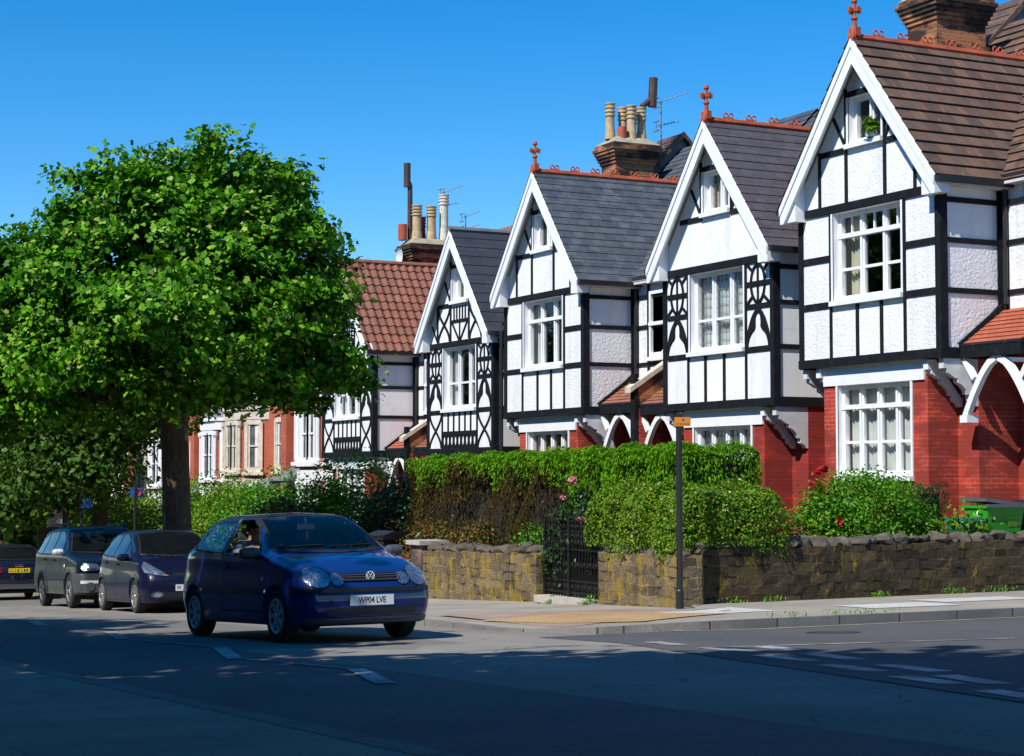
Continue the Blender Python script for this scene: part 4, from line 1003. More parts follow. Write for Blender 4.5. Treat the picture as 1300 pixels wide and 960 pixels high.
M['leaf_rust'] = leaf_mat('rusty_leaves', [(0, (.05, .09, .01)), (.5, (.13, .12, .02)), (1, (.30, .10, .03))], .3, .45)
M['conifer_green'] = leaf_mat('conifer_tips', [(0, (.06, .18, .004)), (.6, (.11, .30, .006)), (1, (.20, .40, .012))], .25, .6, .1)
M['conifer_brown'] = leaf_mat('dead_conifer_sprays', [(0, (.025, .016, .006)), (.5, (.06, .036, .011)), (.8, (.055, .06, .010)), (1, (.13, .08, .025))], .1, .8, .1)
M['hedge_core'] = plain('hedge_twigs', (.020, .015, .009), .95, var=.5, vs=8, bs=.6)
M['bark'] = plain('bark', (.06, .045, .032), .95, var=.4, vs=5, bs=.8, bscale=18)
def plane_bark():
    m, t, b, o = nt('plane_bark'); v = coords(t, 'Object', (1, 1, .45))
    col = ramp(t, noise(t, v, 6, 6, .65), [(.3, (.045, .032, .022)), (.6, (.11, .085, .06))])
    vo = N(t, 'ShaderNodeTexVoronoi', Scale=4.5, feature='SMOOTH_F1'); t.links.new(mix(t, .3, v, noise(t, v, 5, 4, out='Color')), vo.inputs['Vector'])
    col = mix(t, ramp(t, vo.outputs['Distance'], [(.13, .85), (.22, 0.0)]), col, (.36, .31, .21))
    t.links.new(col, b.inputs['Base Color']); b.inputs['Roughness'].default_value = .9
    bump(t, b, noise(t, v, 14, 7, .7), .9, .05); return m
M['plane_bark'] = plane_bark()
M['rose_pink'] = leaf_mat('pink_petals', [(0, (.55, .12, .22)), (1, (.75, .32, .42))], .2); M['rose_red'] = leaf_mat('red_petals', [(0, (.35, .005, .012)), (1, (.55, .02, .03))], .2); M['rose_orange'] = leaf_mat('orange_petals', [(0, (.6, .12, .05)), (1, (.7, .25, .12))], .2)

def wobble(a, b, n, amp):
    a, b = Vector(a), Vector(b); out = []
    for i in range(n + 1):
        t = i / n; q = amp * math.sin(math.pi * t); out.append(a.lerp(b, t) + Vector((random.uniform(-q, q), random.uniform(-q, q), random.uniform(-q, q) * .5)))
    return out
def tree(name, label, cat, x, y, z, trunk_h, r0, lobes, n_cl, per, cr, leaf, mat, bark='bark', group='street trees along the right pavement', floor=None, shape='plane'):
    t = thing(name, label, cat, (x, y, z), random.uniform(0, 0), group)
    m = MB(); top = Vector((random.uniform(-.15, .15), random.uniform(-.15, .15), trunk_h))
    m.tube([(0, 0, -.3), (0, 0, 0), (.02, 0, .35), (.0, .03, 1.2), (top.x * .5, .0, trunk_h * .6), top], [r0 * 1.75, r0 * 1.45, r0 * 1.12, r0, r0 * .95, r0 * .92], 14)
    m.build('trunk', M[bark], t, smooth=True)
    m = MB()
    for i, l in enumerate(lobes[:24]):
        P = wobble(top + Vector((0, 0, -.25)), (l[0] * .9, l[1] * .9, l[2]), 4, .25); m.tube(P, [r0 * .55, r0 * .42, r0 * .3, r0 * .2, r0 * .1], 7)
        for k in range(4):
            u = unit(1)[0]; Q = wobble(P[2 + k % 2], (l[0] + u[0] * l[3] * .8, l[1] + u[1] * l[4] * .8, l[2] + abs(u[2]) * l[5] * .8), 3, .15); m.tube(Q, [r0 * .2, r0 * .13, r0 * .08, .015], 5)
    m.build('limbs', M[bark], t, smooth=True)
    P, D = clumps_on_lobes(lobes, n_cl, per, cr, floor)
    leaf_cloud('crown', P, D, leaf, shape, M[mat], t, .55, .25)
    return t
def cl(px, py, d=0.0): return (px, py, d)
# the big plane tree; lobe centres in metres from the trunk's foot
TX, TY = 11.05, 36.6; TZ = pav(TX, TY)
rv, fv = Vector((math.cos(R(27.1)), -math.sin(R(27.1)), 0)), Vector((math.sin(R(27.1)), math.cos(R(27.1)), 0))
def L(u, z, f, a, b, c): q = rv * u + fv * f; return (q.x, q.y, z, a, b, c)
lobes = [L(-.2, 6.7, 0, 2.6, 2.6, 2.3), L(-2.2, 6.0, -.4, 1.9, 2.0, 1.8), L(1.75, 6.4, -.3, 1.75, 2.0, 1.8), L(.9, 7.9, .2, 1.65, 1.7, 1.35), L(-1.1, 7.7, .0, 1.4, 1.6, 1.25), L(-.1, 8.0, .1, 1.3, 1.4, 1.0), L(1.6, 7.7, .1, 1.1, 1.3, 1.0),
         L(1.8, 5.2, -.2, 1.2, 1.5, 1.1), L(-3.0, 4.8, .2, 1.6, 1.7, 1.4), L(.2, 5.2, -2.0, 2.0, 1.6, 1.5), L(1.3, 4.7, -.8, 1.4, 1.5, .9), L(2.9, 4.5, .1, .8, .9, .7), L(.2, 4.2, -1.6, .9, .9, .6), L(-1.7, 4.5, -1.2, 1.7, 1.6, 1.2), L(2.2, 7.1, .3, 1.1, 1.3, 1.0),
         L(-3.4, 5.9, .3, 1.2, 1.3, 1.2), L(.3, 6.2, 2.0, 2.4, 1.6, 2.0), L(-4.4, 4.4, .3, 1.3, 1.4, 1.3), L(2.7, 5.9, .2, .7, .8, .6), L(-4.6, 5.6, .2, 1.2, 1.4, 1.2)]
sp_ = random.Random(21)
for l in list(lobes):          # boughs that stand out of the crown and break its outline
    for _ in range(7):
        th, ph = sp_.uniform(0, 6.28), sp_.uniform(-.3, 1.4); u_ = (math.cos(th) * math.cos(ph), math.sin(th) * math.cos(ph), math.sin(ph)); k_ = sp_.uniform(.96, 1.12); r_ = sp_.uniform(.28, .5)
        lobes.append((l[0] + u_[0] * l[3] * k_, l[1] + u_[1] * l[4] * k_, l[2] + u_[2] * l[5] * k_, r_, r_, r_ * .8))
tree('plane_tree', 'largest plane tree, with mottled trunk rising behind the parked cars and big bright crown', 'tree', TX, TY, TZ, 4.2, .30, lobes, 1500, 66, .23, .125, 'leaf_plane', 'plane_bark', floor=lambda P: 2.75 + np.clip((P @ np.array(rv)) * .5, -.1, .8) + .45 * np.sin(P[:, 0] * 3.1 + P[:, 1] * 2.3) + .25 * np.sin(P[:, 0] * 7 - P[:, 1] * 5))
def street_tree(x, y, label, s=1.0, n=420, leaf=.3, mat='leaf_far', low=0):
    lb = [L(-.3, 4.9 * s, 0, 2.1 * s, 2.3 * s, 1.6 * s), L(-1.8 * s, 4.3 * s, .2, 1.7 * s, 1.7 * s, 1.5 * s), L(.8 * s, 5.2 * s, -.2, 1.4 * s, 1.7 * s, 1.3 * s), L(.2, 6.2 * s, .1, 1.6 * s, 1.6 * s, 1.3 * s), L(-.6 * s, (3.2 - low) * s, -1.2 * s, 1.6 * s, 1.3 * s, 1.0 * s)]
    return tree('street_tree', label, 'tree', x, y, pav(x, y), 3.0 * s, .24 * s, lb, n, 26, .42, leaf, mat, floor=1.9)
street_tree(12.75 + bend(50), 50.5, 'second street tree, just left of the big plane trunk, its low crown shading the pavement', 1.05, 1300, .13, 'leaf_far')  # darker leaf palette puts this crown's shade into its colour
street_tree(11.9 + bend(58), 58, 'third street tree from the front, at the left edge with low drooping leaves', 1.05, 1100, .15, 'leaf_far', .5)  # crown shade painted in here too, by the darker leaves
street_tree(12.6 + bend(66), 66.5, 'fourth street tree, further down where the street bends', 1.0, 500, .22)
street_tree(12.2 + bend(78), 78, 'fifth street tree, small in the distance by the traffic light', 1.05, 400, .28)
far_labels = ['far rounded tree closing the end of the street, left edge of the photo', 'far broad tree at the end of the street behind the traffic light', 'far dark tree at the end of the street behind the blue road sign', 'far tree behind the fifth street tree', 'far tree at the left edge beyond the bend']
base = tree('distant_tree', far_labels[0], 'tree', 20, 104, g(104), 3, .3, [(0, 0, 6, 4, 4, 3.5), (2.5, 1, 4.5, 3, 3, 3), (-2.8, 0, 4.6, 3, 3, 3), (.5, -1, 2.5, 3.5, 2.5, 2)], 330, 26, .7, .6, 'leaf_far', group='trees closing the end of the street')
for (x, y), lb_ in zip(((25, 118), (28, 126), (27, 112), (16, 125)), far_labels[1:]):
    c = copy_tree(base); c.location = (x, y, g(y)); c.rotation_euler.z = x; c['label'] = lb_
# trees on the photographer's side: out of the frame, their shade lies across the road
def shade_tree(x, y, lobes, label):
    tree('shade_tree', label, 'tree', x, y, g(y), 4.5, .3, lobes, 430, 28, .6, .5, 'leaf_far', group='trees behind the photographer')
# ------------------------------------------------------------------ hedges, bushes, roses
def box_points(n, x0, x1, y0, y1, z0, z1, rnd=.3, depth=.12, faces='xyzXY'):
    """points on a rounded box with outward normals, a little bumpy."""
    A = {'x': (y1 - y0) * (z1 - z0), 'X': (y1 - y0) * (z1 - z0), 'y': (x1 - x0) * (z1 - z0), 'Y': (x1 - x0) * (z1 - z0), 'z': (x1 - x0) * (y1 - y0)}
    P, D = [], []; tot = sum(A[f] for f in faces)
    for f in faces:
        k = int(n * A[f] / tot); q = RNG.random((k, 3)); p = np.array([x0, y0, z0]) + q * np.array([x1 - x0, y1 - y0, z1 - z0]); d = np.zeros((k, 3))
        i, v, s = {'x': (0, x0, -1), 'X': (0, x1, 1), 'y': (1, y0, -1), 'Y': (1, y1, 1), 'z': (2, z1, 1)}[f]
        p[:, i] = v; d[:, i] = s; P.append(p); D.append(d)
    P, D = np.concatenate(P), np.concatenate(D)
    c0, c1 = np.array([x0 + rnd, y0 + rnd, z0 - 9]), np.array([x1 - rnd, y1 - rnd, z1 - rnd])
    core = np.minimum(np.maximum(P, c0), c1); v = P - core; L_ = np.linalg.norm(v, axis=1)[:, None]; nrm = np.where(L_ > 1e-6, v / (L_ + 1e-9), D)
    P = np.where(L_ > rnd, core + nrm * rnd, P)
    h = .05 * np.sin(P[:, 1] * 5.1 + P[:, 2] * 3) + .05 * np.sin(P[:, 0] * 6.3 + P[:, 2] * 4.1 + 1) + .03 * np.sin(P[:, 1] * 13 + P[:, 0] * 9)
    P = P + nrm * (h[:, None] - RNG.random((len(P), 1)) ** 1.5 * depth); return P, nrm
def core_box(name, x0, x1, y0, y1, z0, z1, t): return MB().box(x0, x1, y0, y1, z0, z1).build(name, M['hedge_core'], t)
# tall conifer hedge, brown on its sides, fresh green on top
hx0, hx1, hy0, hy1 = 14.55, 16.1, 22.95, 33.2; hz = lambda y: .40 - .012 * (y - 23)
hd = thing('conifer_hedge', 'tall clipped conifer hedge, dead brown sides and bright green top', 'hedge', (hx0, hy0, gz(hx0, hy0)))
o = np.array(hd.location)
P, D = box_points(125000, hx0, hx1, hy0, hy1, -2.3, .42, .16, .22, 'xyzXY')
P[:, 2] -= .012 * (P[:, 1] - 23) * (P[:, 2] > -.8)
fur = .17 * np.clip(np.sin(P[:, 1] * 3.3) * np.sin(P[:, 1] * 1.37 + 1.2) + .25 * np.sin(P[:, 1] * 9), -.4, 1)       # vertical furrows in the dead face
low = np.clip((.1 - P[:, 2]) / 1.0, 0, 1); P[:, 0] += (D[:, 0] < -.5) * fur * low * 1.8
nz_ = .22 * np.sin(P[:, 1] * 2.1) + .15 * np.sin(P[:, 1] * 5.7 + 1) + RNG.normal(0, .12, len(P))
gap = (np.sin(P[:, 1] * 1.9 + .6) + .6 * np.sin(P[:, 1] * 4.7)) > .25; kp = ~((D[:, 0] < -.5) & (P[:, 2] < -.25 + .25 * np.sin(P[:, 1] * 3)) & (RNG.random(len(P)) < np.where(gap, .86, .35))); P, D, nz_ = P[kp], D[kp], nz_[kp]
green = P[:, 2] > (.40 - .012 * (P[:, 1] - 23)) - .20 + .8 * nz_ - .5 * (P[:, 1] < 26.5) - .22 * (P[:, 1] < 28.2)
leaf_cloud('green_top', P[green] - o, D[green], .058, 'spray', M['conifer_green'], hd, .6, .5, True)
leaf_cloud('brown_side', P[~green] - o, D[~green], .06, 'spray', M['conifer_brown'], hd, .5, .0, True)
P, D = box_points(30000, hx0, hx1, hy0, hy1, .2, .44, .16, .05, 'z'); P[:, 2] -= .012 * (P[:, 1] - 23); P[:, 2] += .03
leaf_cloud('green_top', P - o, D, .06, 'spray', M['conifer_green'], hd, .5, .6, True)
core_box('twig_core', .38, hx1 - hx0 - .15, .15, hy1 - hy0 - .15, -.4, .22 - o[2], hd)
# rounded privet on the corner
pv = thing('privet_hedge', 'rounded olive-green privet hedge overhanging the stone wall corner', 'hedge', (13.9, 22.0, gz(13.9, 22)))
o = np.array(pv.location)
P1, D1 = box_points(21000, 13.62, 14.6, 21.72, 24.25, -1.0, -.12, .3, .2); P2, D2 = box_points(21000, 13.62, 15.55, 21.66, 22.75, -.95, -.10, .3, .2)
P, D = np.concatenate([P1, P2]), np.concatenate([D1, D2])
dr = (P[:, 2] < -.7); P[dr, 2] -= RNG.random(dr.sum()) ** 2 * .22 * (np.sin(P[dr, 1] * 4 + P[dr, 0] * 3) > -.3)
leaf_cloud('foliage', P - o, D, .043, 'oval', M['leaf_privet'], pv, .7, .35)
core_box('twig_core', 13.88 - o[0], 14.35 - o[0], 22.0 - o[1], 23.95 - o[1], -.3, -.42 - o[2], pv); core_box('twig_core', 14.4 - o[0], 15.2 - o[0], 21.95 - o[1], 22.45 - o[1], -.3, -.42 - o[2], pv)
k = RNG.choice(len(P), 60); leaf_cloud('blossom', P[k] + D[k] * .06 - o, D[k], .05, 'petal', leaf_mat('cream_blossom', [(0, (.6, .6, .5)), (1, (.7, .7, .6))], .2), pv)

def bush(name, label, x, y, lobes, n, leaf, mat, cat='bush', z=None, group=None, per=24, cr=.13, flowers=None, shape='oval', floor=-.1):
    z = gz(x, y) if z is None else z; t = thing(name, label, cat, (x, y, z), 0, group)
    m = MB()
    for l in lobes:
        for _ in range(3): u = unit(1)[0]; m.tube(wobble((l[0] * .3, l[1] * .3, -.1), (l[0] + u[0] * l[3] * .7, l[1] + u[1] * l[4] * .7, l[2] + u[2] * l[5] * .6), 3, .06), [.02, .016, .011, .006], 5)
    m.build('stems', M['bark'], t)
    P, D = clumps_on_lobes(lobes, n, per, cr, floor); leaf_cloud('foliage', P, D, leaf, shape, M[mat], t, .7, .3)
    for (fx, fy, fz, r, fm) in (flowers or ()):
        u = unit(26); u[:, 2] = np.abs(u[:, 2]) * 1.0 - .2; leaf_cloud('rose_bloom', u * r * .55 + np.array([fx, fy, fz]), u, r * 1.0, 'petal', M[fm], t, .3, .2)
    return t
bush('rounded_bush', 'big rounded mid-green bush under the corner house bay window', 18.0, 23.0, [(0, 0, .68, .9, .65, .68), (-.68, -.1, .45, .7, .55, .5), (.68, 0, .45, .55, .5, .5), (.0, .1, 1.0, .55, .45, .38)], 520, .05, 'leaf_bush', group=None, per=40)
bush('rose_bush', 'rose bush with three deep red blooms above the dark side wall', 16.95, 22.85, [(0, 0, .5, .45, .4, .55), (.1, 0, .95, .22, .2, .35)], 90, .07, 'leaf_bush', flowers=[(-.10, -.1, 1.46, .075, 'rose_red'), (.08, -.05, 1.5, .085, 'rose_red'), (-.22, -.1, 1.28, .065, 'rose_red'), (.12, -.35, .70, .09, 'rose_red')])
bush('rose_bush', 'low rose bush with small orange-pink blooms between privet and red roses', 16.1, 22.95, [(0, 0, .45, .6, .45, .5), (.4, .1, .4, .4, .4, .4)], 150, .06, 'leaf_rust', flowers=[(-.35, -.35, .5, .06, 'rose_orange'), (-.5, -.2, .2, .05, 'rose_orange'), (.1, -.4, .35, .05, 'rose_orange')])
t = thing('box_hedge', 'small square dark green clipped hedge beside the rounded bush', 'hedge', (19.35, 23.35, gz(19.35, 23.35))); P, D = box_points(4500, -.3, .32, -.3, .4, -.1, 1.02, .05, .08)
leaf_cloud('foliage', P, D, .035, 'oval', M['leaf_dark'], t, .6, .3); core_box('twig_core', -.2, .22, -.2, .3, -.2, .9, t)
bush('leggy_shrub', 'sparse leggy shrub in front of the white plinth by the bins', 19.75, 22.75, [(0, 0, .35, .4, .25, .3)], 34, .08, 'leaf_privet', per=12)
bush('rose_bush', 'tall pink rose bush left of the iron gate in front of the brown hedge', 14.1, 25.35, [(0, -.1, .75, .3, .45, .5), (-.05, -.1, 1.2, .25, .35, .35), (-.1, .1, .4, .3, .35, .4)], 120, .07, 'leaf_dark',
     flowers=[(-.25, -.62, 1.08, .11, 'rose_pink'), (-.1, -.1, 1.72, .09, 'rose_pink'), (-.1, .25, 1.45, .07, 'rose_pink'), (-.25, .05, 1.2, .06, 'rose_pink'), (-.2, .4, .85, .05, 'rose_pink')])
bush('flowering_shrub', 'small orange-flecked shrub against the left of the brown hedge', 14.2, 29.2, [(0, 0, .75, .3, .4, .45)], 70, .06, 'leaf_rust')
bush('flowering_shrub', 'small green shrub behind the middle of the lichened wall', 14.2, 27.0, [(0, 0, .7, .2, .35, .35)], 40, .05, 'leaf_bush')
bush('flowering_shrub', 'orange-flecked shrub behind the brick pier end of the lichened wall', 14.25, 31.2, [(0, 0, .75, .35, .5, .4), (0, .3, .35, .4, .5, .4)], 110, .07, 'leaf_rust')
GB = 'front garden bushes down the street'
for x, y, s, mt, lb_ in ((16.1, 35.2, 1.15, 'leaf_dark', 'dark bush just left of the tall brown hedge'), (15.6, 38.4, 1.3, 'leaf_bush', 'tall green bush in front of the ornate house bay, right of the pink roses'), (15.2, 42.5, 1.3, 'leaf_bush', 'dense green bush above the blue car roof'),
                       (14.9, 45.5, 1.2, 'leaf_privet', 'yellowish green bush right of the plane trunk'), (14.5, 40.0, .9, 'leaf_rust', 'rusty leaved shrub just right of the plane trunk'), (15.4, 48.5, 1.35, 'leaf_bush', 'broad green bush below the nearest brick bay'),
                       (13.9 + bend(52), 52.5, 1.0, 'leaf_bright', 'vivid light green clipped bush left of the plane trunk'), (14.6 + bend(56), 56.5, 1.35, 'leaf_privet', 'olive bush above the vivid green one, left of the plane trunk'), (14.4 + bend(61), 61, 1.2, 'leaf_bright', 'bright green bush further left behind the dark four-wheel drive'),
                       (14.6 + bend(67), 67, 1.4, 'leaf_privet', 'olive bush far down the street by the blue and red roundel')):
    bush('garden_bush', lb_, x, y, [(0, 0, .8 * s, .9 * s, 1.3 * s, .9 * s), (.1, 1.2 * s, .7 * s, .8 * s, 1.0 * s, .8 * s), (0, -1.1 * s, .6 * s, .8 * s, .9 * s, .7 * s), (.2, 0, 1.5 * s, .7 * s, .9 * s, .55 * s)], 330, .085, mt, group=GB, per=42, cr=.22)
bush('rose_bush', 'tall pink climbing roses in front of the ornate pantiled house', 16.8, 42.6, [(0, 0, 1.3, .5, .6, .9), (0, .5, .9, .5, .5, .7)], 130, .10, 'leaf_bush', flowers=[(-.3, -.2, 2.1, .11, 'rose_pink'), (-.3, .5, 1.9, .1, 'rose_pink'), (-.4, .9, 1.2, .1, 'rose_pink'), (-.4, .2, 1.3, .09, 'rose_pink'), (-.3, 1.0, .6, .1, 'rose_pink')])
# low walls of the gardens further on
for y0, y1, lb_ in ((31.5, 43.0, 'low garden wall hidden behind the blue cars'), (43.4, 60, 'low garden wall further down the street under the bushes')):
    h_ = thing('garden_wall', lb_, 'garden wall', (13.75 + bend(y0), y0, pav(13.7, y0))); m = MB(); n_ = 8
    for i in range(n_):
        a, b = y0 + (y1 - y0) * i / n_, y0 + (y1 - y0) * (i + 1) / n_
        m.box(bend(a) - bend(y0), bend(a) - bend(y0) + .25, a - y0, b - y0 - .001, g(a) - g(y0) - .4, g(a) - g(y0) + .75)
    m.build('wall_body', M['brick_terrace'], h_)
# tufts along the wall foot
P = []
for _ in range(34):
    c = random.choice([(13.5, 23.95, .12), (13.5, 25.1, .1), (15.2, 21.62, .2), (17.3, 21.8, .25), (18.8, 21.95, .2), (19.8, 22.05, .3), (14.6, 21.6, .2)])
    for k in range(9): P.append((c[0] + random.gauss(0, c[2] * .6), c[1] + random.gauss(0, .03), 0))
P = np.array([(x, y, pav(x, y) + random.uniform(0, .08)) for x, y, _ in P]); tag(leaf_cloud('weeds', P, np.tile([-.5, -.5, .6], (len(P), 1)), .05, 'spray', M['leaf_bush'], None, .5, .3, True), kind='stuff')
P = np.array([(x, KY + .02 + random.gauss(0, .05), 0) for x in np.concatenate([RNG.normal(14.2, .4, 80), RNG.normal(13.2, .2, 30)])]); P[:, 2] = [g(y) + .12 + random.uniform(0, .05) for y in P[:, 1]]
P[:, 1] += .17
tag(leaf_cloud('kerb_weeds', P, np.tile([-.2, -.5, .8], (len(P), 1)), .045, 'spray', M['leaf_bush'], None, .5, .3, True), kind='stuff')
# bins
b_ = thing('recycling_box', 'bright green recycling box with a grey lid askew, beyond the dark wall', 'bin', (20.45, 22.9, gz(20.45, 22.9) + .02)); m = MB(); rbox(m, -.36, .42, -.28, .28, .08, .56); m.build('body', M['green_bin'], b_)
m = MB(); m.prism([(-.42, .62), (.46, .53), (.46, .585), (-.42, .675)], 'y', -.32, .32); m.box(-.4, .44, -.33, -.29, .53, .58); m.build('lid', M['grey_lid'], b_)
m = MB(); m.box(.06, .24, -.292, -.284, .22, .30); m.box(.0, .3, -.2915, -.284, .36, .375); m.build('moulded_mark', M['leaf_bright'], b_)
b_ = thing('recycling_box', 'small open teal recycling box by the white plinth', 'bin', (19.98, 22.95, gz(20, 22.95) + .1)); m = MB(); rbox(m, -.3, .3, -.22, .22, .0, .32); m.build('body', M['teal_bin'], b_); m = MB(); m.ring((.22, -.1, .36), .13, .012, 'y', 16, 5); m.build('carrying_handle', M['white'], b_)
def wheelie(x, y, rz, label, z=None):
    b_ = thing('wheelie_bin', label, 'bin', (x, y, gz(x, y) if z is None else z), rz); m = MB(); rbox(m, -.28, .28, -.34, .34, .06, .95, .06, .03); m.build('body', M['black_plastic'], b_)
    m = MB(); m.prism([(-.36, .96), (-.3, 1.04), (.1, 1.07), (.38, .98), (.38, .95), (-.36, .93)], 'x', -.31, .31); m.tube([(-.28, .38, .98), (.28, .38, .98)], .02, 6); m.build('lid', M['black_plastic'], b_)
    if 'small' in label: b_.scale = (.62, .62, .56)
    for s in (-.25, .25): MB().lathe([(0, -.03), (.1, -.03), (.1, .03), (0, .03)], (s, .3, .1), 14, 'x').build('wheel', M['dark_metal'], b_)
wheelie(21.12, 22.85, .3, 'small dark grey lidded bin at the right edge behind the green box'); wheelie(14.2, 32.95, 1.75, 'black wheelie bin with its lid shut behind the blue hatchback bonnet', gz(14.2, 33))
gp_ = thing('grass_pot', 'grassy potted plant on the attic sill of the corner house', 'pot plant', (20.02, 23.67 + 1.72, 2.03 + 3.93)); MB().lathe([(.08, 0), (.11, .14), (.09, .14), (.07, .02)], (0, 0, -.005), 12).build('pot', M['white_grey'], gp_)
u = unit(160); u[:, 2] = np.abs(u[:, 2]) + .3; leaf_cloud('blades', u * .12 * RNG.random((160, 1)) + np.array([0, 0, .16]), u, .24, 'spray', M['leaf_bright'], gp_, .3, .2, True)
# ------------------------------------------------------------------ cars
def paint(name, col, flake=.0, rough=.35, coat=1.0):
    m, t, b, o = nt(name); v = coords(t)
    b.inputs['Base Color'].default_value = c4(col); b.inputs['Metallic'].default_value = flake; b.inputs['Roughness'].default_value = rough
    b.inputs['Specular IOR Level'].default_value = .2; b.inputs['Coat Weight'].default_value = coat; b.inputs['Coat Roughness'].default_value = .04
    dust = ramp(t, noise(t, v, 2.5, 6), [(.4, rough), (.7, rough + .12)]); t.links.new(dust, b.inputs['Roughness']); return m
M['paint_blue'] = paint('deep_blue_paint', (.004, .021, .14)); M['paint_navy'] = paint('dark_violet_blue_paint', (.004, .006, .026), coat=.45); M['paint_black'] = paint('blue_black_paint', (.003, .007, .014), coat=.4); M['paint_ink'] = paint('ink_blue_paint', (.006, .008, .025))
M['paint_silver'] = paint('silver_paint', (.45, .46, .48), .6); M['clad'] = plain('grey_bumper_plastic', (.065, .07, .075), .5, var=.1); M['trim_dark'] = plain('black_trim', (.012, .012, .014), .5, var=.2)
M['tyre'] = plain('tyre_rubber', (.022, .021, .02), .85, var=.3, bs=.3); M['alloy'] = plain('alloy_wheel', (.50, .50, .50), .3, metal=.8, var=.1); M['hubcap'] = plain('dusty_hubcap', (.62, .58, .54), .4, metal=.3, var=.2)
M['chrome'] = plain('chrome', (.7, .7, .72), .12, metal=1, var=.05); M['glass_dark'] = plain('tinted_car_glass', (.006, .008, .01), .02, var=.2, spec=.7)
M['car_glass'] = thin_glass('clear_car_glass', (.62, .70, .70), .0, 1.52, .03)
M['lens'] = thin_glass('lamp_lens', (.9, .92, .95), .02, 1.5, .02); M['plate_white'] = plain('white_plate', (.75, .76, .76), .4, var=.03); M['plate_yellow'] = plain('yellow_plate', (.80, .55, .02), .4, var=.03)
M['red_lens'] = plain('red_lamp', (.40, .008, .01), .12, var=.15, coat=1); M['amber'] = plain('amber_lens', (.6, .22, .02), .2); M['plate_ink'] = plain('plate_ink', (.01, .01, .012), .6); M['seat'] = plain('grey_seat', (.07, .075, .08), .9); M['dash'] = plain('dark_dashboard', (.02, .02, .022), .7)
M['interior'] = plain('cabin_lining', (.03, .032, .035), .9)
def reflector():
    m, t, b, o = nt('lamp_reflector'); v = coords(t); vo = N(t, 'ShaderNodeTexVoronoi', Scale=40); t.links.new(v, vo.inputs['Vector'])
    t.links.new(ramp(t, vo.outputs['Distance'], [(.1, (.10, .11, .13)), (.6, (.55, .58, .62))]), b.inputs['Base Color']); b.inputs['Metallic'].default_value = .85; b.inputs['Roughness'].default_value = .22
    bump(t, b, vo.outputs['Distance'], .35, .01); return m
M['reflector'] = reflector()

def crom(P, n):
    """Catmull-Rom through rows of numbers, n samples per span."""
    P = np.asarray(P, float); out = []
    for i in range(len(P) - 1):
        a, b, c, d = P[max(i - 1, 0)], P[i], P[i + 1], P[min(i + 2, len(P) - 1)]
        for k in range(n):
            t = k / n; out.append(.5 * (2 * b + (c - a) * t + (2 * a - 5 * b + 4 * c - d) * t * t + (3 * b - a - 3 * c + d) * t ** 3))
    out.append(P[-1]); return np.array(out)

